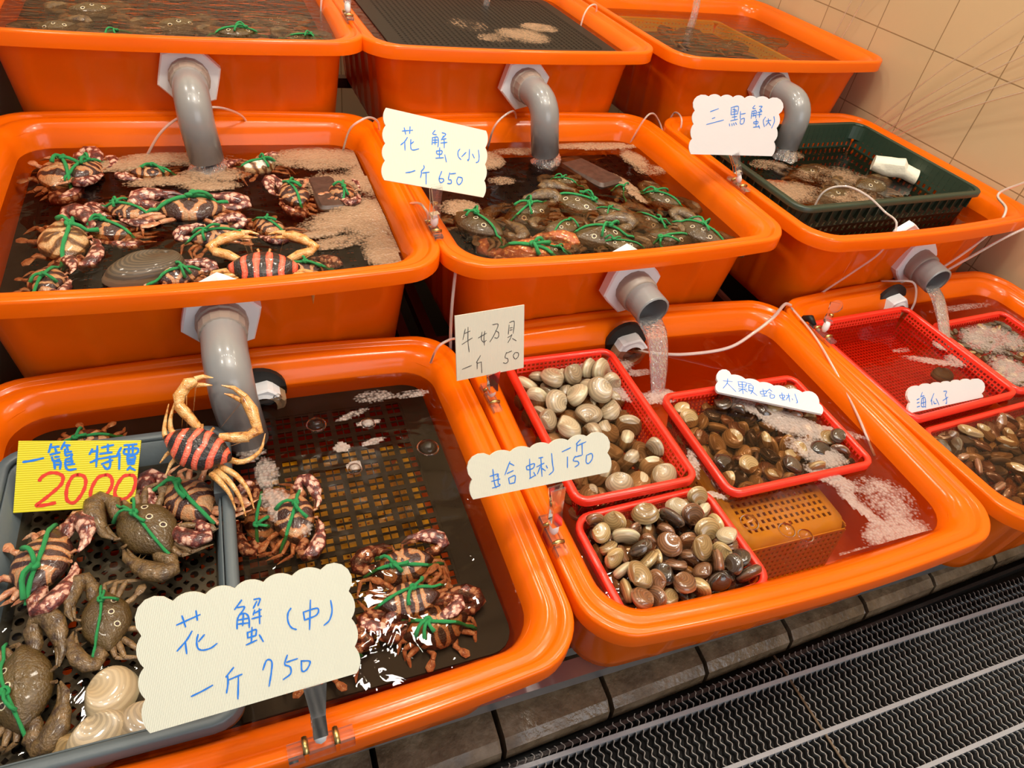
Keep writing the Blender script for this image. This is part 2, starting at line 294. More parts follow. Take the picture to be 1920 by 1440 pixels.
M = dict(
    orange=orange_plastic(), white=plain('white_fitting_plastic', (0.80, 0.80, 0.80), 0.35), grey=plain('grey_pvc', (0.23, 0.225, 0.22), 0.28, bump=0.08, bscale=90, coat=0.3),
    collar=plain('brownish_grey_pvc', (0.30, 0.235, 0.19), 0.4), dark=plain('painted_hole_dark', (0.01, 0.008, 0.006), 0.6), black=plain('black_tray_plastic', (0.010, 0.008, 0.007), 0.45, spec=0.25),
    red=plain('red_basket_plastic', (0.78, 0.030, 0.012), 0.3, coat=0.3), yellow=plain('yellow_basket_plastic', (0.80, 0.47, 0.01), 0.4), dgreen=plain('dark_green_basket_plastic', (0.020, 0.038, 0.022), 0.38),
    greyblue=plain('blue_grey_basket_plastic', (0.075, 0.095, 0.105), 0.42, bump=0.1, bscale=200), steel=plain('brushed_steel', (0.55, 0.56, 0.58), 0.35, 0.9), rust=plain('red_brown_painted_steel', (0.11, 0.024, 0.012), 0.5, bump=0.2),
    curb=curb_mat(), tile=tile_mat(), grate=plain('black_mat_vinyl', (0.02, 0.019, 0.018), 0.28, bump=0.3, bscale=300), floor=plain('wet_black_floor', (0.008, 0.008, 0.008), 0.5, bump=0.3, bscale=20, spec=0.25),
    gratetop=plain('painted_sheen_mat_top', (0.34, 0.32, 0.29), 0.3, bump=0.4, bscale=250), gratebar=plain('pale_worn_bar', (0.34, 0.34, 0.35), 0.35, bump=0.4, bscale=150), ceil=plain('white_ceiling', (0.75, 0.72, 0.67), 0.7), plaster=plain('beige_plaster', (0.42, 0.33, 0.22), 0.6), block=plain('brown_weight_block', (0.060, 0.030, 0.020), 0.45, bump=0.4, bscale=70, var=0.35),  # gratetop: reflected light on the strip tops is put into its colour
    foamblock=plain('white_foam_block', (0.80, 0.74, 0.58), 0.7, bump=0.6, bscale=120), twine=plain('green_twine', (0.035, 0.42, 0.12), 0.5, bump=0.9, bscale=320, var=0.45), clear=thin_clear('clear_acrylic', (0.98, 0.98, 0.98), 1.30, 0.08, veil=0.025, veilcol=(0.95, 0.93, 0.92)),
    brass=plain('brass', (0.62, 0.42, 0.16), 0.3, 1.0), whose=thin_clear('clear_wall_hose', (0.95, 0.90, 0.84), 1.35, 0.15, veil=0.16, veilcol=(0.9, 0.80, 0.66)), hose=thin_clear('clear_silicone_hose', (0.95, 0.92, 0.90), 1.42, 0.12, veil=0.30, veilcol=(0.95, 0.86, 0.80)), ball=plain('milky_joint', (0.80, 0.80, 0.79), 0.3),
    card=card_mat('ribbed_cream_card', (0.68, 0.66, 0.53)), cardw=card_mat('white_card', (0.68, 0.665, 0.65), amt=0.03), cardy=card_mat('ribbed_yellow_card', (0.66, 0.56, 0.010), 'Y', 120.0, 0.22), 
    blue=plain('blue_marker', (0.006, 0.17, 0.66), 0.5), pen=plain('black_pen', (0.03, 0.03, 0.03), 0.5), redink=plain('red_marker', (0.62, 0.030, 0.010), 0.5),
    water=thin_clear('rippled_water', (0.74, 0.60, 0.46), 1.33, 0.015, bump=0.55, bscale=20, dist=0.006), wstill=thin_clear('gently_moving_water', (0.72, 0.54, 0.40), 1.33, 0.015, bump=0.30, bscale=22, dist=0.005),
    wfar=thin_clear('fast_rippled_water', (0.70, 0.56, 0.42), 1.33, 0.02, bump=0.6, bscale=24, stretch=(1, 2.2, 1), dist=0.006), stream=thin_clear('falling_water', (0.93, 0.92, 0.92), 1.45, 0.03, bump=1.0, bscale=45, stretch=(4, 4, 1), veil=0.08, dist=0.006),
    bubble=thin_clear('bubble_film', (0.97, 0.97, 0.97), 1.45, 0.02), foam=foam_mat('tan_foam', (0.46, 0.29, 0.175), 0.80), foamw=foam_mat('white_foam', (0.74, 0.60, 0.52), 0.50),
    flower=crab_shell('striped_shell', 'flower'), pale=crab_shell('pale_tan_shell', 'pale'), whitec=crab_shell('whitish_shell', 'white'), three=crab_shell('olive_spotted_shell', 'three'), redc=crab_shell('red_black_shell', 'red'), orangec=crab_shell('orange_speckled_shell', 'orange'),
    mottled=crab_shell('maroon_mottled_claw', 'mottled'), leg=crab_shell('pinkish_leg', 'leg'), yleg=crab_shell('yellow_leg', 'yleg'), oleg=crab_shell('olive_leg', 'oleg'), oclaw=crab_shell('olive_claw', 'oclaw'),
    c_pale=shell_mat('pale_clam_shell', (0.44, 0.335, 0.205), (0.25, 0.17, 0.095), 0.74), c_cream=shell_mat('cream_clam_shell', (0.52, 0.41, 0.255), (0.36, 0.26, 0.145), 0.86, 55.0), c_brown=shell_mat('brown_clam_shell', (0.26, 0.11, 0.045), (0.060, 0.022, 0.011), 0.72, 55.0, 0.22, 0.9),
    c_tan=shell_mat('tan_clam_shell', (0.46, 0.31, 0.13), (0.19, 0.10, 0.035), 0.78, 55.0, 0.25, 0.8), c_black=shell_mat('blackish_clam_shell', (0.085, 0.050, 0.028), (0.015, 0.010, 0.008), 0.75, 50.0, 0.2, 0.9), c_stone=shell_mat('grey_brown_shell', (0.16, 0.105, 0.050), (0.06, 0.038, 0.018), 0.55, 90.0, 0.6, 0.2),
)

# ---------------------------------------------------------------- measured layout (metres)
CARDS = {
 'mid': {'org':[-0.6695,-0.0028,0.0986],'x':[0.9997,0.0208,-0.0157],'n':[0.0259,-0.7427,0.6691],'ol':[(-80.9,-0.5),(-82.9,3.3),(-84.2,7.4),(-84.8,11.6),(-84.8,15.7),(-84.0,19.7),(-82.6,23.3),(-80.6,26.5),(-82.4,30.0),(-83.6,33.8),(-84.0,37.8),(-83.6,41.6),(-82.5,45.2),(-80.7,48.3),(-78.3,50.7),(-80.2,54.2),(-81.4,58.1),(-82.0,62.1),(-81.7,66.0),(-80.8,69.7),(-79.1,73.0),(-76.8,75.7),(-79.6,83.2),(-79.4,91.0),(-76.5,97.8),(-71.2,102.4),(-64.5,103.8),(-57.7,101.9),(-52.0,96.8),(-49.1,98.9),(-45.8,100.3),(-42.3,101.0),(-38.7,100.9),(-35.0,100.1),(-31.6,98.5),(-28.4,96.2),(-25.7,98.3),(-22.7,99.6),(-19.4,100.3),(-16.0,100.2),(-12.6,99.4),(-9.4,97.9),(-6.5,95.7),(-3.8,97.8),(-0.8,99.2),(2.5,100.0),(5.9,99.9),(9.3,99.2),(12.6,97.6),(15.6,95.5),(18.3,97.6),(21.4,99.0),(24.8,99.7),(28.3,99.7),(31.8,99.0),(35.2,97.5),(38.3,95.4),(41.2,97.3),(44.4,98.7),(47.9,99.3),(51.5,99.3),(55.0,98.5),(58.5,97.0),(61.7,94.9),(67.1,98.0),(73.5,98.1),(79.5,95.3),(84.1,90.1),(86.3,83.5),(85.5,76.8),(82.0,71.4),(83.9,68.0),(85.2,64.4),(85.7,60.7),(85.6,57.0),(84.7,53.5),(83.2,50.3),(81.1,47.6),(83.0,44.2),(84.3,40.5),(84.9,36.6),(84.8,32.9),(84.1,29.2),(82.6,25.9),(80.6,23.1),(82.3,19.7),(83.4,16.1),(83.8,12.5),(83.6,8.9),(82.7,5.5),(81.2,2.5),(79.1,-0.1)],'st':[[(-51.7,77.7),(-34.2,81.6)],[(-47.0,83.9),(-45.6,74.7)],[(-36.7,85.3),(-36.7,77.7)],[(-41.6,70.1),(-46.3,64.1),(-54.1,57.4)],[(-47.4,63.3),(-47.7,53.5)],[(-37.7,66.3),(-39.4,61.1),(-39.2,55.6),(-36.1,53.1),(-30.2,53.1),(-25.1,55.5)],[(-33.3,64.9),(-38.0,60.7)],[(-2.6,85.3),(-8.7,79.1)],[(-6.5,80.2),(-1.1,79.1),(-6.5,73.0)],[(-5.8,74.0),(-7.9,70.1),(-9.0,63.2)],[(-5.8,74.0),(-1.3,73.9),(0.8,70.0),(0.2,61.8)],[(-7.1,69.9),(0.7,69.5)],[(-7.8,66.7),(0.2,65.7)],[(-2.9,73.2),(-4.5,64.7)],[(6.7,83.5),(11.3,82.9),(9.1,77.9)],[(8.5,81.4),(5.3,76.6)],[(6.1,74.7),(4.5,71.2)],[(5.2,72.2),(11.1,74.0)],[(3.1,68.3),(10.4,68.6)],[(9.7,74.9),(8.4,62.9)],[(-1.8,58.4),(-2.0,53.5)],[(-1.9,57.9),(4.9,58.8),(4.1,54.0)],[(-1.9,53.8),(4.1,54.0)],[(2.2,61.3),(0.1,49.6)],[(-3.9,48.4),(4.3,50.1)],[(6.9,53.8),(9.1,47.6)],[(33.9,69.2),(31.0,65.4),(30.2,58.8),(32.1,53.2),(35.7,50.5)],[(43.2,63.4),(43.3,56.5)],[(43.2,63.4),(54.7,63.8),(53.4,58.4),(43.3,56.5)],[(50.1,71.9),(46.1,47.7)],[(66.3,67.5),(66.2,58.5),(63.0,51.2),(58.1,48.1)],[(-48.9,19.2),(-40.4,21.1),(-32.7,23.4)],[(-15.7,33.0),(-22.2,27.1)],[(-21.1,27.9),(-21.4,21.9),(-23.5,14.3)],[(-21.1,24.1),(-10.3,25.8)],[(-13.1,25.0),(-15.9,7.0)],[(5.7,24.8),(9.6,31.7),(13.3,29.6),(11.8,21.0),(8.6,10.1)],[(25.9,31.4),(22.9,24.5),(26.7,21.1),(26.4,15.5),(20.1,12.3)],[(24.6,25.7),(33.3,26.3)],[(36.1,23.5),(35.5,15.1),(39.3,15.1),(42.9,21.0),(36.1,23.5)]],'w':1.27},
 'special': {'org':[-0.8551,0.3392,-0.0181],'x':[0.9864,-0.1642,0.007],'n':[-0.1021,-0.5789,0.809],'ol':[(-63.6,-0.0),(-63.2,83.5),(68.5,78.2),(63.6,0.0)],'st':[[(-56.8,58.3),(-48.8,59.2),(-36.0,61.8)],[(-28.7,78.0),(-30.7,68.4)],[(-29.7,73.9),(-20.4,74.8)],[(-24.4,73.6),(-22.5,68.0)],[(-14.4,79.7),(-17.7,71.5)],[(-16.3,76.0),(-8.8,75.7)],[(-12.1,74.9),(-10.2,69.3)],[(-28.9,65.6),(-19.2,67.8)],[(-27.1,62.7),(-25.2,58.0),(-18.8,59.5)],[(-24.9,58.9),(-23.1,48.7)],[(-24.4,57.1),(-17.8,56.7),(-17.8,48.0)],[(-23.4,53.3),(-18.5,53.5)],[(-23.8,62.5),(-19.7,62.8)],[(-13.6,71.3),(-12.4,63.8),(-5.9,65.3)],[(-11.8,67.5),(-6.8,68.2)],[(-5.8,64.4),(-7.3,59.8)],[(-12.2,59.2),(-6.5,60.7)],[(-12.2,59.2),(-12.2,51.8),(-9.1,46.6),(-0.9,47.1)],[(-10.4,56.3),(-4.6,56.5)],[(-10.2,52.6),(-2.8,53.2)],[(-6.5,60.7),(-5.3,54.2)],[(15.6,69.9),(12.9,63.9)],[(14.1,66.2),(21.5,68.2)],[(14.2,54.1),(23.6,58.3)],[(20.9,73.3),(20.7,48.7)],[(32.2,74.7),(32.6,64.3)],[(25.6,71.2),(38.2,73.9)],[(24.2,63.8),(36.8,65.1)],[(22.8,57.8),(42.9,60.5)],[(26.4,51.6),(38.0,55.6)],[(34.9,60.5),(35.7,49.2),(32.5,45.2),(28.2,49.6)],[(46.8,70.2),(42.1,60.1)],[(45.4,62.8),(45.6,44.5)],[(50.2,72.9),(63.9,73.7)],[(50.7,68.2),(64.9,68.4),(63.4,61.9),(50.9,62.5),(50.7,68.2)],[(55.3,72.7),(55.6,62.7)],[(59.6,72.9),(59.9,62.5)],[(54.0,59.0),(55.2,50.1)],[(54.0,59.0),(62.2,59.1),(61.6,50.7)],[(54.6,55.7),(61.8,55.8)],[(54.7,52.9),(61.9,53.0)],[(55.2,50.1),(62.0,50.2)],[(57.9,47.1),(54.6,43.1)],[(57.1,45.8),(63.1,42.2)]],'w':2.62,'st2':[[(-38.6,35.5),(-36.4,39.5),(-29.4,43.6),(-22.0,43.6),(-16.2,41.0),(-14.0,37.3),(-15.6,30.1),(-21.8,23.2),(-31.1,14.8),(-40.2,6.9),(-32.2,6.8),(-21.1,8.7)],[(1.1,40.1),(-3.8,38.5),(-8.3,29.6),(-9.8,19.7),(-8.2,10.6),(-1.5,7.5),(4.8,14.3),(9.3,24.0),(10.1,33.1),(6.9,38.8),(1.1,40.1)],[(31.1,38.4),(23.7,36.0),(18.2,27.1),(15.8,17.2),(18.1,9.8),(25.6,9.3),(33.7,16.1),(38.3,25.0),(38.0,33.3),(34.5,37.7),(31.1,38.4)],[(57.4,36.9),(50.6,35.4),(45.0,27.4),(42.0,18.4),(43.4,11.8),(49.9,8.2),(55.7,10.2),(61.4,17.2),(64.0,27.2),(62.5,34.7),(57.4,36.9)]],'w2':3.93},
 'milk': {'org':[-0.3301,0.3863,0.0635],'x':[0.9949,0.1001,-0.0136],'n':[0.0994,-0.9458,0.309],'ol':[(-51.9,-0.0),(-52.3,94.0),(51.4,94.5),(51.9,0.0)],'st':[[(-37.9,73.8),(-41.7,59.2)],[(-38.9,67.6),(-31.0,69.7)],[(-43.1,52.6),(-27.9,59.4)],[(-33.7,75.7),(-34.3,57.1),(-32.9,39.6)],[(-13.4,65.4),(-14.4,55.4),(-11.0,50.5),(-7.0,52.4)],[(-9.1,66.1),(-10.5,57.3),(-10.0,45.5)],[(-19.1,57.8),(-6.6,62.7)],[(2.6,73.5),(11.1,72.3),(4.8,58.2),(-1.6,49.1)],[(7.0,63.9),(11.6,60.6),(11.6,54.5),(8.8,52.8),(5.7,54.2)],[(27.9,69.2),(26.7,55.5)],[(28.4,72.2),(33.0,73.6),(36.0,71.4),(34.4,55.5)],[(28.9,64.3),(33.1,64.5)],[(28.9,61.2),(33.1,61.4)],[(32.2,54.5),(30.0,48.8),(26.1,43.1)],[(25.8,50.8),(32.7,53.6)],[(33.2,48.2),(39.3,43.8)],[(-43.7,16.2),(-29.7,19.2)],[(-15.9,31.7),(-22.6,21.9)],[(-21.2,22.5),(-21.3,12.3)],[(-21.2,20.7),(-14.9,21.8)],[(-14.9,21.3),(-14.2,5.2)],[(24.1,28.9),(21.8,21.7),(26.0,19.1),(26.5,14.5),(22.8,12.4),(19.0,14.2)],[(23.1,27.7),(32.5,29.6)],[(37.7,26.4),(34.9,22.0),(37.8,16.4),(42.5,18.8),(42.9,24.6),(37.7,26.4)]],'w':0.92},
 'clam': {'org':[-0.3455,0.1614,0.0892],'x':[0.9995,0.0185,-0.0243],'n':[0.0289,-0.8285,0.5592],'ol':[(-86.7,-0.0),(-88.3,3.3),(-89.4,6.7),(-89.9,10.1),(-89.8,13.6),(-89.1,16.8),(-87.8,19.9),(-86.0,22.7),(-89.8,29.2),(-90.7,36.5),(-88.5,43.1),(-83.7,48.0),(-77.0,50.4),(-69.6,49.8),(-62.8,46.2),(-59.8,48.0),(-56.4,49.3),(-52.8,49.9),(-49.1,49.9),(-45.3,49.3),(-41.7,48.1),(-38.2,46.4),(-35.3,48.3),(-32.0,49.6),(-28.5,50.3),(-24.8,50.3),(-21.1,49.7),(-17.5,48.5),(-14.0,46.7),(-11.2,48.7),(-7.9,50.0),(-4.4,50.7),(-0.7,50.8),(3.1,50.2),(6.7,49.0),(10.2,47.2),(13.1,49.1),(16.4,50.5),(20.0,51.2),(23.8,51.3),(27.6,50.7),(31.4,49.5),(34.9,47.6),(37.8,49.6),(41.0,51.1),(44.7,51.9),(48.5,52.1),(52.3,51.6),(56.1,50.4),(59.7,48.6),(66.1,51.7),(73.6,51.8),(81.0,49.0),(86.7,43.6),(89.6,36.8),(89.2,29.8),(85.5,24.1),(87.8,20.8),(89.5,17.3),(90.4,13.6),(90.5,9.8),(89.7,6.3),(88.2,3.1),(86.0,0.3)],'st':[[(-61.1,30.1),(-60.3,14.1),(-58.7,8.4)],[(-65.1,22.7),(-55.5,23.8),(-56.8,21.1)],[(-63.6,16.6),(-53.5,17.6)],[(-63.2,8.8),(-54.1,10.0)],[(-55.0,21.8),(-55.9,13.2),(-53.5,10.9)],[(-40.0,35.6),(-47.2,21.3)],[(-40.7,33.7),(-35.5,30.1)],[(-44.6,22.3),(-36.8,24.3)],[(-43.0,16.7),(-42.4,10.2)],[(-43.0,16.7),(-35.0,18.1),(-36.0,10.0)],[(-42.1,9.9),(-35.8,10.0)],[(-15.9,34.3),(-16.5,11.8)],[(-20.4,26.3),(-10.7,28.0),(-12.1,22.9),(-19.4,22.2),(-20.4,26.3)],[(-17.6,11.5),(-10.0,14.1)],[(-11.9,17.9),(-9.6,13.5)],[(-4.5,33.4),(0.8,33.4)],[(-7.8,23.6),(1.9,26.3)],[(-1.8,33.9),(-1.8,11.1)],[(-3.1,23.3),(-7.3,15.1)],[(-1.7,21.0),(2.9,17.2)],[(4.3,22.9),(5.7,19.7)],[(12.1,36.0),(12.4,24.5),(12.9,15.4),(7.3,11.5)],[(25.5,35.7),(36.9,38.8)],[(50.2,46.2),(44.4,42.1)],[(45.5,42.4),(44.4,33.0)],[(45.9,39.8),(57.2,42.5)],[(52.1,41.8),(51.6,27.8)],[(32.1,28.6),(31.3,15.7)],[(42.5,27.8),(39.4,22.8),(45.3,20.8),(46.2,17.1),(41.1,14.9)],[(40.7,26.6),(50.7,27.4)],[(57.3,26.3),(56.3,17.9),(60.1,16.2),(64.9,21.5),(64.1,27.2),(57.3,26.3)]],'w':1.18},
 'big': {'org':[0.1407,0.3114,-0.014],'x':[0.8822,-0.4706,-0.0149],'n':[-0.0521,-0.129,0.9903],'ol':[(-86.8,0.5),(-88.7,2.6),(-90.1,5.5),(-90.7,9.0),(-90.5,12.8),(-89.6,16.8),(-88.0,20.5),(-85.8,23.8),(-88.2,31.1),(-87.3,40.1),(-83.3,48.7),(-77.2,54.6),(-70.5,56.3),(-64.9,53.3),(-61.9,46.5),(-58.1,47.9),(-54.3,48.7),(-50.7,48.8),(-47.1,48.3),(-43.8,47.2),(-40.8,45.5),(-38.0,43.2),(-34.2,45.1),(-30.4,46.4),(-26.6,47.0),(-22.9,46.9),(-19.5,46.0),(-16.3,44.5),(-13.5,42.4),(-9.7,44.1),(-6.0,45.2),(-2.3,45.7),(1.2,45.5),(4.6,44.8),(7.7,43.4),(10.5,41.4),(14.3,43.3),(18.2,44.5),(22.0,45.1),(25.6,44.9),(29.0,44.1),(32.1,42.7),(34.9,40.6),(38.8,42.5),(42.7,43.8),(46.5,44.3),(50.1,44.2),(53.5,43.4),(56.6,41.9),(59.4,39.8),(65.7,44.2),(72.1,46.2),(77.9,45.5),(82.6,42.3),(85.6,36.9),(86.8,29.8),(86.0,21.8),(88.2,20.3),(89.8,17.9),(90.7,14.8),(90.9,11.3),(90.4,7.4),(89.2,3.5),(87.3,-0.3)],'st':[[(-77.1,28.2),(-61.0,30.7)],[(-68.8,35.4),(-70.5,24.3),(-77.9,11.0)],[(-69.9,24.5),(-56.1,9.2)],[(-51.2,33.4),(-50.2,23.2)],[(-51.2,33.4),(-37.4,35.0),(-39.4,23.9)],[(-50.4,27.6),(-38.4,29.4)],[(-50.2,22.4),(-39.4,23.9)],[(-44.3,34.6),(-44.4,7.6)],[(-51.7,16.8),(-37.4,19.9)],[(-44.3,18.0),(-51.4,11.6)],[(-43.1,18.4),(-36.6,14.2)],[(-35.8,33.9),(-27.8,33.8)],[(-33.2,30.1),(-25.9,29.8),(-27.5,16.7)],[(-33.2,30.1),(-34.1,17.9)],[(-33.1,24.9),(-26.8,25.1)],[(-33.4,19.5),(-27.2,19.7)],[(-34.2,17.1),(-27.4,17.5)],[(-28.6,16.4),(-31.2,11.2)],[(-27.5,16.7),(-20.6,10.5)],[(-9.5,28.3),(-7.6,11.8)],[(-14.7,21.0),(-4.1,25.3),(-5.8,18.9),(-13.4,16.1),(-14.7,21.0)],[(-12.6,11.9),(-2.8,14.6)],[(2.7,31.7),(-4.3,23.0)],[(2.0,30.8),(6.2,26.7)],[(-0.4,22.6),(4.7,22.5)],[(2.1,18.9),(1.9,11.5),(7.7,13.0),(9.4,19.4),(2.1,18.9)],[(22.9,29.0),(23.5,13.6)],[(18.2,21.8),(26.9,24.2),(25.1,17.7),(19.9,16.3),(18.2,21.8)],[(21.1,12.3),(26.9,13.8)],[(29.8,24.9),(36.6,25.3)],[(34.3,29.9),(34.5,11.5)],[(33.0,22.8),(28.6,14.3)],[(39.4,20.2),(40.3,17.5)],[(45.4,32.2),(47.9,15.1),(45.3,12.2)]],'w':1.28},
 'sea': {'org':[0.4748,0.2397,-0.0167],'x':[0.9996,0.0264,-0.0095],'n':[0.0259,-0.7427,0.6691],'ol':[(-93.1,-0.1),(-94.3,2.7),(-94.8,5.5),(-94.7,8.3),(-93.9,11.0),(-92.5,13.5),(-90.6,15.8),(-88.1,17.8),(-92.7,23.8),(-93.8,30.4),(-91.3,36.5),(-85.6,41.3),(-77.6,43.9),(-68.4,43.9),(-59.6,41.4),(-56.4,43.1),(-52.7,44.1),(-48.7,44.5),(-44.5,44.2),(-40.5,43.3),(-36.8,41.7),(-33.6,39.6),(-30.5,41.3),(-26.9,42.4),(-22.9,42.9),(-18.8,42.7),(-14.7,41.8),(-11.0,40.3),(-7.8,38.2),(-4.8,40.0),(-1.2,41.0),(2.8,41.4),(6.8,40.9),(10.7,39.7),(14.0,37.9),(16.6,35.5),(19.1,37.7),(22.4,39.3),(26.3,40.0),(30.5,40.0),(34.6,39.1),(38.3,37.4),(41.2,35.2),(44.2,37.0),(47.8,38.1),(51.8,38.5),(56.0,38.2),(60.0,37.2),(63.6,35.4),(66.5,33.2),(75.9,35.3),(86.1,34.2),(95.0,30.1),(100.6,23.8),(101.7,16.7),(98.1,10.3),(90.4,6.1),(91.7,5.3),(92.7,4.4),(93.4,3.4),(93.9,2.4),(94.1,1.3),(93.9,0.2),(93.5,-0.8)],'st':[[(-72.7,20.0),(-66.6,21.0)],[(-73.1,14.3),(-67.6,15.0)],[(-74.2,7.6),(-67.6,8.1)],[(-57.5,30.7),(-63.1,22.8)],[(-60.8,23.9),(-54.1,24.5)],[(-60.8,20.1),(-52.6,20.4),(-53.7,3.7)],[(-60.8,20.1),(-63.4,7.5),(-54.0,5.2)],[(-63.7,12.1),(-51.6,13.3)],[(-57.0,20.3),(-58.0,7.4)],[(-30.0,24.7),(-39.7,12.3)],[(-37.1,15.0),(-38.0,5.8)],[(-32.6,11.6),(-32.2,7.3),(-26.8,6.8)],[(-26.0,14.9),(-20.7,3.2)],[(-6.0,24.7),(1.7,23.6),(-2.7,17.6)],[(-2.5,18.3),(-0.9,11.1),(-1.6,3.3),(-4.4,3.4)],[(-10.2,9.0),(3.4,13.2)]],'w':1.46},
 'small': {'org':[-0.3531,0.6315,0.2214],'x':[0.9777,0.0057,-0.2101],'n':[0.1368,-0.776,0.6157],'ol':[(-78.8,0.2),(-81.1,3.5),(-82.6,7.2),(-83.4,11.2),(-83.4,15.4),(-82.6,19.7),(-81.1,23.8),(-78.8,27.7),(-81.1,30.5),(-82.7,33.7),(-83.5,37.3),(-83.6,41.1),(-82.9,45.0),(-81.4,48.7),(-79.2,52.2),(-81.4,55.1),(-82.9,58.5),(-83.8,62.2),(-83.8,66.1),(-83.1,70.1),(-81.7,74.0),(-79.6,77.6),(-81.5,80.6),(-82.8,83.9),(-83.5,87.5),(-83.6,91.3),(-83.0,95.1),(-81.8,98.9),(-80.0,102.6),(79.0,101.7),(80.9,98.5),(82.1,95.0),(82.7,91.2),(82.7,87.3),(82.1,83.4),(80.8,79.5),(78.9,75.7),(80.8,72.6),(82.1,69.2),(82.7,65.5),(82.8,61.7),(82.3,57.9),(81.1,54.1),(79.4,50.3),(81.1,47.2),(82.3,43.8),(82.9,40.2),(82.9,36.5),(82.3,32.7),(81.0,29.0),(79.3,25.3),(80.9,22.1),(82.1,18.5),(82.6,14.8),(82.5,11.0),(81.8,7.2),(80.5,3.4),(78.6,-0.3)],'st':[[(-54.9,74.5),(-39.0,78.9)],[(-52.0,79.9),(-49.4,70.8)],[(-43.2,83.1),(-43.4,73.0)],[(-46.7,67.0),(-50.5,60.5),(-56.4,54.2)],[(-50.5,60.5),(-49.6,47.8)],[(-36.9,62.7),(-41.3,58.5)],[(-41.4,65.2),(-41.1,53.7),(-38.0,50.4),(-28.8,53.9)],[(-4.4,85.5),(-7.9,80.0),(-2.1,79.6)],[(-8.2,74.0),(-8.3,63.8)],[(-8.2,74.0),(-0.4,76.5),(1.5,70.5),(1.0,62.1)],[(-8.1,70.6),(-0.2,72.2)],[(-7.4,66.9),(-0.1,68.8)],[(-4.0,74.9),(-3.6,64.6)],[(6.8,84.3),(12.7,83.5),(9.2,77.9)],[(9.1,79.9),(6.1,73.4)],[(7.2,74.6),(13.5,76.8)],[(5.3,68.8),(15.3,71.7)],[(10.3,76.2),(11.1,62.5)],[(-1.2,55.8),(-0.5,52.0)],[(-1.2,55.8),(7.3,57.8),(6.9,52.9),(0.1,51.6)],[(3.9,61.7),(4.0,46.4)],[(-1.8,45.2),(10.3,48.1)],[(12.3,52.9),(15.4,42.5)],[(36.5,65.8),(33.5,60.7),(34.5,53.9),(39.0,50.2)],[(52.2,68.2),(52.1,55.1),(50.6,50.8),(49.7,52.6)],[(46.8,62.7),(39.9,54.9)],[(57.4,62.1),(61.0,56.7)],[(67.2,70.0),(68.8,60.1),(67.9,52.9),(64.1,50.2)],[(-47.4,16.0),(-39.9,18.3),(-33.3,21.5)],[(-20.2,31.3),(-19.6,27.6),(-24.0,21.9)],[(-23.7,22.0),(-23.4,18.2),(-24.7,12.6)],[(-21.9,19.9),(-11.2,23.1)],[(-16.2,21.3),(-15.6,4.8)],[(8.4,27.5),(4.6,16.0),(7.5,10.6),(12.2,14.3),(10.4,17.0),(4.6,16.0)],[(21.3,27.7),(19.6,17.5),(23.9,17.2),(24.1,12.3),(18.2,11.3)],[(20.9,25.7),(31.1,28.4)],[(35.1,23.6),(33.2,16.8),(36.7,12.3),(41.4,17.1),(41.7,23.2),(35.1,23.6)]],'w':1.45},
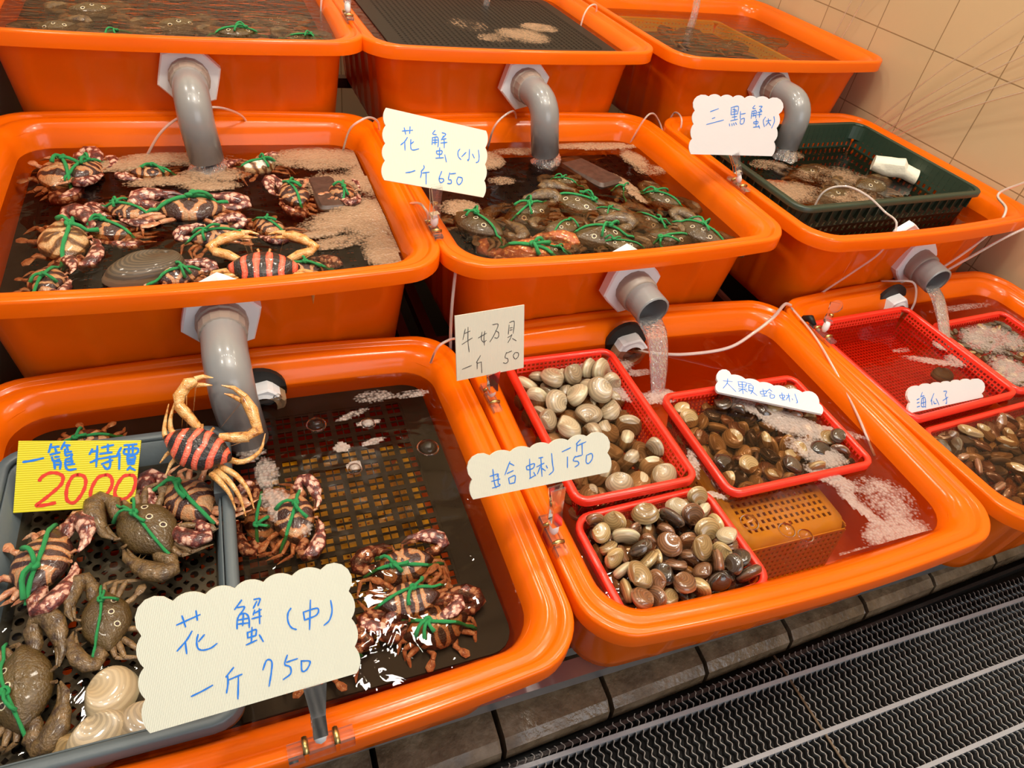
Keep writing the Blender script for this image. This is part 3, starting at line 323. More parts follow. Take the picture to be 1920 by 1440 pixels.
 'three': {'org':[0.2699,0.7519,0.2089],'x':[0.9864,-0.1613,0.0309],'n':[-0.161,-0.9131,0.3746],'ol':[(-85.4,-0.4),(-88.1,3.3),(-90.1,7.2),(-91.2,11.4),(-91.4,15.6),(-90.7,19.7),(-89.1,23.5),(-86.6,26.9),(-88.9,30.5),(-90.4,34.3),(-91.2,38.3),(-91.2,42.2),(-90.4,46.0),(-88.8,49.6),(-86.6,52.9),(-89.0,56.0),(-90.6,59.4),(-91.5,62.9),(-91.6,66.5),(-90.9,69.9),(-89.4,73.2),(-87.2,76.0),(-91.5,82.3),(-92.7,89.3),(-90.6,95.9),(-85.6,101.1),(-78.4,104.1),(-70.2,104.3),(-62.2,101.8),(-59.5,103.9),(-56.1,105.4),(-52.4,106.2),(-48.5,106.2),(-44.7,105.4),(-41.1,103.9),(-37.9,101.8),(-35.1,103.9),(-31.7,105.4),(-27.9,106.2),(-23.9,106.2),(-19.9,105.4),(-16.2,103.9),(-12.9,101.8),(-10.2,104.0),(-6.9,105.5),(-3.1,106.2),(0.8,106.1),(4.7,105.2),(8.3,103.6),(11.3,101.3),(14.0,103.5),(17.2,105.2),(20.9,106.1),(24.9,106.2),(28.9,105.6),(32.6,104.3),(36.0,102.2),(39.0,104.3),(42.6,105.7),(46.5,106.3),(50.5,106.3),(54.6,105.4),(58.4,103.9),(61.8,101.8),(69.3,105.1),(78.2,105.1),(86.5,101.7),(92.5,95.7),(94.8,88.4),(92.8,81.3),(87.0,76.2),(89.3,72.7),(90.8,69.0),(91.6,65.2),(91.6,61.4),(90.8,57.7),(89.1,54.3),(86.8,51.2),(89.0,47.7),(90.4,44.0),(91.1,40.2),(91.0,36.4),(90.0,32.8),(88.3,29.5),(85.8,26.5),(88.3,22.8),(90.0,18.8),(90.8,14.7),(90.8,10.7),(89.9,6.8),(88.2,3.2),(85.8,-0.1)],'st':[[(-56.3,75.7),(-40.1,81.5)],[(-50.6,63.7),(-45.2,65.9)],[(-60.6,53.2),(-26.9,62.1)],[(-14.2,84.4),(-12.9,71.8)],[(-14.2,84.4),(-0.2,86.8),(0.2,73.2)],[(-12.9,71.8),(0.6,74.2)],[(-7.9,84.6),(-4.1,63.3)],[(-10.9,81.6),(-2.6,80.0)],[(-10.7,76.8),(-2.3,78.0)],[(-10.5,67.5),(-0.4,69.3)],[(-12.4,61.1),(2.1,64.5)],[(-13.9,56.1),(-12.7,51.7)],[(-8.8,56.3),(-7.6,52.4)],[(-5.4,57.4),(-3.1,53.5)],[(-1.6,58.5),(1.3,55.1)],[(5.7,78.3),(7.2,65.6)],[(6.5,73.4),(16.7,75.3)],[(8.5,64.7),(8.6,56.8),(14.9,57.5),(15.8,66.4),(8.5,64.7)],[(34.0,90.0),(30.2,85.0),(36.1,84.2)],[(29.8,80.1),(29.8,66.4)],[(30.0,79.1),(38.0,80.4),(39.5,67.7)],[(30.6,75.2),(38.0,76.5)],[(30.7,71.3),(38.7,72.6)],[(33.9,80.2),(34.4,70.5)],[(43.0,88.4),(49.4,88.6),(45.6,83.6)],[(44.6,82.6),(49.4,81.8),(44.3,77.7)],[(40.8,77.5),(50.9,79.9)],[(41.4,73.6),(50.6,74.9)],[(45.9,78.7),(46.9,68.9)],[(36.0,60.6),(37.1,57.7)],[(36.0,60.6),(44.6,61.9),(44.7,57.9),(37.1,57.7)],[(41.0,65.7),(42.7,51.9)],[(37.0,51.2),(49.6,53.1)],[(47.5,55.0),(50.8,49.7)],[(59.6,70.3),(56.1,63.3),(60.3,52.9)],[(62.1,63.0),(72.4,64.8)],[(66.0,67.5),(67.1,61.6),(62.4,54.5)],[(67.1,61.6),(73.4,55.8)],[(77.1,71.9),(79.9,63.0),(76.1,50.9)]],'w':1.42},
}
CRABS = [
 ('B1', 'flower', -0.9214, 0.9679, 0.1, -1.757, 0.105, 'striped flower crab with white front edge in the far corner beside the left tub wall'),
 ('B1', 'flower', -0.855, 0.9753, 0.1, -1.886, 0.083, 'striped crab with an upright green knot, second from the left tub wall by the back'),
 ('B1', 'flower', -0.7565, 0.9688, 0.1, -3.118, 0.052, 'half-foamed striped crab with a straight green twine bar, behind the grey elbow pipe'),
 ('B1', 'flower', -0.7906, 0.833, 0.1, 2.499, 0.076, 'small orange striped crab with green knot on its rear, under the elbow pipe'),
 ('B1', 'flower', -0.7, 0.8291, 0.1, -0.057, 0.109, 'wide maroon crab with horizontal green twine just below the pipe outlet'),
 ('B1', 'flower', -0.816, 0.7807, 0.1, 2.485, 0.082, 'crab with long diagonal green twine, between the pale brown crab and the orange crab'),
 ('B1', 'pale', -0.8692, 0.7508, 0.1, -1.356, 0.106, 'large pale tan crab with twine along its rear beside the left tub wall'),
 ('B1', 'flower', -0.6688, 0.7415, 0.1, 0.25, 0.073, 'crab with broad tan carapace and spread claws in the middle of the tub'),
 ('B1', 'flower', -0.5873, 0.7662, 0.1, 2.144, 0.074, 'crab with two hanging green twine ends beside the foam edge'),
 ('B1', 'flower', -0.5359, 0.8675, 0.1, 1.859, 0.082, 'crab with tangled green twine next to the dark brown block'),
 ('B1', 'flower', -0.4235, 0.8689, 0.1, -1.759, 0.059, 'crab mostly sunk in foam behind the dark brown block'),
 ('B1', 'white', -0.5814, 0.9922, 0.1, 0.416, 0.07, 'crab showing its white claw beside the falling water'),
 ('B1', 'flower', -0.8814, 0.6511, 0.1, -1.517, 0.075, 'crab with large green knot in the near corner by the rim'),
 ('B1', 'flower', -0.7259, 0.61, 0.1, 0.077, 0.047, 'crab half hidden behind the front rim near the stone-like shell'),
 ('B1', 'flower', -0.5466, 0.6133, 0.1, 0.067, 0.056, 'orange crab tucked behind the red and black striped one at the front rim'),
 ('B1', 'red', -0.6046, 0.6371, 0.1, -0.198, 0.091, 'untied crab with pink-red and black striped shell and yellow legs'),
 ('B2', 'three', -0.2419, 0.7383, 0.1, -0.929, 0.112, 'olive three-spot crab with twine along its rear in the front corner below the price card'),
 ('B2', 'three', -0.1276, 0.7792, 0.1, 0.304, 0.111, 'olive crab with long green twine and two loose ends'),
 ('B2', 'three', -0.0802, 0.7157, 0.1, 0.164, 0.088, 'olive crab in the middle under the crossing twine ends'),
 ('B2', 'three', -0.0256, 0.6792, 0.1, 0.071, 0.127, 'wide olive crab with dark rear spots near the white inner nut'),
 ('B2', 'three', 0.1106, 0.6221, 0.1, -0.219, 0.11, 'olive crab with upright green twine at the front corner of the tub'),
 ('B2', 'three', -0.0135, 0.7986, 0.1, -0.804, 0.12, 'long olive crab lying below the sunken brown brick'),
 ('B2', 'three', 0.038, 0.7471, 0.1, -0.727, 0.066, 'small brown crab between two olive crabs, near the brick corner'),
 ('B2', 'three', 0.1071, 0.7224, 0.1, -1.113, 0.09, 'olive crab with twine end pointing to the side wall'),
 ('B2', 'three', 0.1816, 0.8042, 0.1, -1.126, 0.1, 'brownish crab close to the side wall beside the foam streak'),
 ('B2', 'three', 0.186, 0.6595, 0.1, -1.012, 0.103, 'olive crab with long twine against the side wall'),
 ('B2', 'three', 0.1196, 0.8554, 0.1, -1.414, 0.082, 'dark olive crab beside the brick under the foam streak'),
 ('B2', 'three', -0.1411, 0.6492, 0.1, -0.346, 0.07, 'olive crab directly behind the orange-red crab'),
 ('B2', 'three', 0.0014, 0.6268, 0.1, -0.324, 0.08, 'olive crab just behind the white inner nut at the front rim'),
 ('B2', 'orange', -0.1671, 0.6121, 0.1, -0.127, 0.114, 'orange-red speckled crab against the front rim'),
 ('B2', 'three', -0.002, 0.8923, 0.1, -0.222, 0.045, 'small olive crab with tangled twine beside the falling water'),
 ('A1', 'flower', -0.8765, 0.2663, -0.015, -1.762, 0.092, 'large orange striped crab with green twine at the left side of the grey basket'),
 ('A1', 'flower', -0.7343, 0.3217, -0.013, 2.057, 0.089, 'orange striped crab below the red and black crab in the grey basket'),
 ('A1', 'three', -0.7794, 0.2864, -0.013, 2.137, 0.095, 'olive crab with purple-edged claws beside the yellow price card'),
 ('A1', 'three', -0.8153, 0.1771, -0.015, 1.714, 0.072, 'olive crab in the middle of the grey basket beside the big white price card'),
 ('A1', 'three', -0.8819, 0.1285, -0.015, -1.499, 0.089, 'biggest olive crab, at the near left end of the grey basket'),
 ('A1', 'flower', -0.8562, 0.4774, -0.035, 2.986, 0.046, 'dark crab with green knot in the water behind the yellow price card'),
 ('A1', 'flower', -0.6135, 0.2825, -0.035, -1.665, 0.08, 'tan striped crab with foam on its shell, on the black mesh tray'),
 ('A1', 'flower', -0.6552, 0.2978, -0.035, 1.48, 0.074, 'foam covered crab beside the grey basket edge on the tray side'),
 ('A1', 'flower', -0.501, 0.183, -0.035, 0.027, 0.08, 'farthest of the crabs in front of the open mesh, claws spread, twine at rear'),
 ('A1', 'flower', -0.5051, 0.1303, -0.035, 3.12, 0.067, 'upside-down facing crab with thick green knot, second on the tray'),
 ('A1', 'flower', -0.4825, 0.0622, -0.035, 0.105, 0.081, 'orange crab with pink legs in the front corner of the tray'),
 ('A1', 'flower', -0.6131, 0.049, -0.035, -0.117, 0.07, 'crab behind the clear clip of the big price card, at the front rim'),
 ('C1', 'three', -0.8851, 1.2106, 0.256, 0.302, 0.082, 'olive crab under rippled water at the left end of the top tub'),
 ('C1', 'three', -0.7936, 1.1909, 0.256, 0.213, 0.085, 'olive crab with loose green twine near the front rim of the top tub'),
 ('C1', 'three', -0.6888, 1.2612, 0.256, 0.423, 0.102, 'olive crab in the middle of the top tub under water'),
 ('C1', 'three', -0.5854, 1.2208, 0.256, 0.211, 0.094, 'olive crab with straight green twine near the front rim of the top tub'),
 ('C1', 'three', -0.4975, 1.3392, 0.256, 0.091, 0.085, 'olive crab in the far right of the top tub under twine'),
 ('C1', 'three', -0.4449, 1.2206, 0.256, 0.056, 0.083, 'olive crab tied in green in the near right corner of the top tub'),
 ('C1', 'three', -0.8347, 1.325, 0.256, 0.377, 0.093, 'brown crab behind the others in the top tub'),
 ('C3', 'three', 0.58, 1.4477, 0.23, 0.285, 0.154, 'brown crab in the left of the far tub by the tap water'),
 ('C3', 'three', 0.6581, 1.3517, 0.23, 0.16, 0.178, 'brown crab in the middle of the far tub under cloudy water'),
 ('C3', 'three', 0.8018, 1.4187, 0.23, -1.06, 0.1, 'brown crab beside the yellow basket edge in the far tub'),
 ('B3', 'three', 0.4631, 0.7601, 0.096, -0.29, 0.116, 'brown crab in the near corner of the green basket'),
 ('B3', 'three', 0.6169, 0.7874, 0.096, 0.138, 0.142, 'brown crab in the middle of the green basket under foam'),
 ('B3', 'three', 0.7562, 0.8177, 0.096, 0.064, 0.142, 'purplish brown crab below the white foam block'),
 ('B3', 'three', 0.6394, 0.9006, 0.096, -0.016, 0.143, 'dark brown crab under the pipe outlet in the green basket'),
 ('B3', 'orange', 0.4747, 0.859, 0.096, -0.638, 0.048, 'small orange crab at the left edge of the green basket'),
]
HEADS = {'mid': [-0.6257, -0.0019, 0.0979], 'milk': [-0.3265, 0.3869, 0.064], 'clam': [-0.3289, 0.1564, 0.0808], 'small': [-0.352, 0.6328, 0.2228], 'three': [0.2762, 0.7512, 0.2099]}
FOAM = {'B1': [(-0.45, 1.0, 0.11, 0.05, -0.1, 0.95), (-0.383, 0.928, 0.05, 0.09, 0, 0.95), (-0.447, 0.9, 0.08, 0.05, 0.2, 0.55), (-0.425, 0.771, 0.06, 0.08, 0, 1.0), (-0.471, 0.766, 0.07, 0.035, 0.2, 1.0), (-0.421, 0.667, 0.035, 0.07, 0, 1.0), (-0.482, 0.699, 0.06, 0.02, 0.2, 0.7), (-0.807, 0.99, 0.07, 0.025, 0.1, 0.85), (-0.719, 1.011, 0.1, 0.03, 0, 0.8), (-0.72, 0.928, 0.08, 0.02, 0.1, 0.8), (-0.666, 0.905, 0.05, 0.02, 0, 0.9), (-0.66, 0.945, 0.06, 0.03, 0, 0.7), (-0.511, 0.727, 0.05, 0.012, 0.2, 0.9)], 'B2': [(-0.153, 0.987, 0.05, 0.05, 0, 0.8), (-0.257, 0.793, 0.04, 0.03, 0, 0.8), (-0.045, 1.021, 0.07, 0.02, 0, 0.6), (0.144, 1.042, 0.12, 0.02, 0, 1.0), (0.203, 0.971, 0.03, 0.05, 0, 0.9), (0.12, 0.862, 0.015, 0.05, 0.2, 0.9), (0.215, 0.918, 0.04, 0.03, 0, 0.6), (0.12, 0.804, 0.012, 0.03, 0.2, 0.9), (-0.14, 0.891, 0.03, 0.02, 0, 0.5)], 'A2': [(0.139, 0.315, 0.06, 0.02, -0.6, 0.95), (0.171, 0.27, 0.06, 0.028, -0.6, 1.0), (0.167, 0.211, 0.05, 0.03, -0.8, 1.0), (0.155, 0.158, 0.045, 0.018, -0.9, 1.0), (0.158, 0.125, 0.012, 0.03, 0, 0.9), (0.161, 0.094, 0.012, 0.05, 0.3, 0.9), (0.229, 0.245, 0.06, 0.012, -0.5, 0.7), (0.21, 0.102, 0.05, 0.05, 0, 0.45), (0.181, 0.05, 0.06, 0.03, 0, 0.75), (0.076, 0.032, 0.06, 0.012, 0.1, 0.55), (-0.087, 0.47, 0.06, 0.022, 0, 0.9), (-0.081, 0.401, 0.05, 0.02, -0.6, 0.8), (-0.146, 0.495, 0.06, 0.012, 0, 0.6), (-0.021, 0.382, 0.03, 0.02, 0, 0.9), (-0.027, 0.444, 0.03, 0.01, 0, 0.5), (-0.049, 0.176, 0.02, 0.008, -0.5, 0.8), (-0.047, 0.238, 0.01, 0.03, -0.3, 0.6)], 'A1': [(-0.641, 0.358, 0.016, 0.03, 0, 0.7), (-0.631, 0.301, 0.02, 0.035, 0.3, 0.75), (-0.657, 0.4, 0.02, 0.02, 0, 0.6), (-0.514, 0.443, 0.03, 0.008, 0.3, 0.5), (-0.495, 0.384, 0.02, 0.008, 0.2, 0.7), (-0.54, 0.383, 0.012, 0.012, 0, 0.7), (-0.529, 0.346, 0.012, 0.01, 0, 0.8), (-0.476, 0.476, 0.03, 0.014, 0, 0.38), (-0.42, 0.47, 0.03, 0.01, 0, 0.3), (-0.606, 0.265, 0.012, 0.02, 0, 0.6), (-0.495, 0.422, 0.02, 0.008, 0, 0.7)], 'A3': [(0.567, 0.36, 0.06, 0.012, -0.4, 0.6), (0.627, 0.349, 0.03, 0.02, 0, 0.6), (0.779, 0.389, 0.08, 0.05, 0, 0.75), (0.73, 0.296, 0.05, 0.05, 0, 0.8), (0.647, 0.395, 0.03, 0.02, 0, 0.8), (0.535, 0.399, 0.03, 0.008, 0, 0.4), (0.806, 0.497, 0.1, 0.012, 0, 0.4)], 'B3': [(0.487, 0.799, 0.1, 0.05, 0, 0.75), (0.653, 0.761, 0.08, 0.04, 0, 0.5), (0.539, 0.928, 0.05, 0.03, 0, 0.5), (0.644, 0.982, 0.04, 0.03, 0, 0.8), (0.679, 0.865, 0.1, 0.05, 0, 0.35)], 'C2': [(0.02, 1.259, 0.07, 0.06, 0, 0.75), (0.087, 1.327, 0.05, 0.04, 0, 0.8), (-0.054, 1.231, 0.05, 0.04, 0, 0.5), (-0.087, 1.321, 0.06, 0.06, 0, 0.3)]}
BUBBLES = [(-0.5663, 0.4349, 0.0125), (-0.4235, 0.3569, 0.014), (-0.4953, 0.4217, 0.01), (-0.5296, 0.3409, 0.009), (-0.612, 0.5035, 0.006), (0.0414, 0.0815, 0.01), (0.0201, 0.0962, 0.011), (-0.0258, 0.1218, 0.012)]
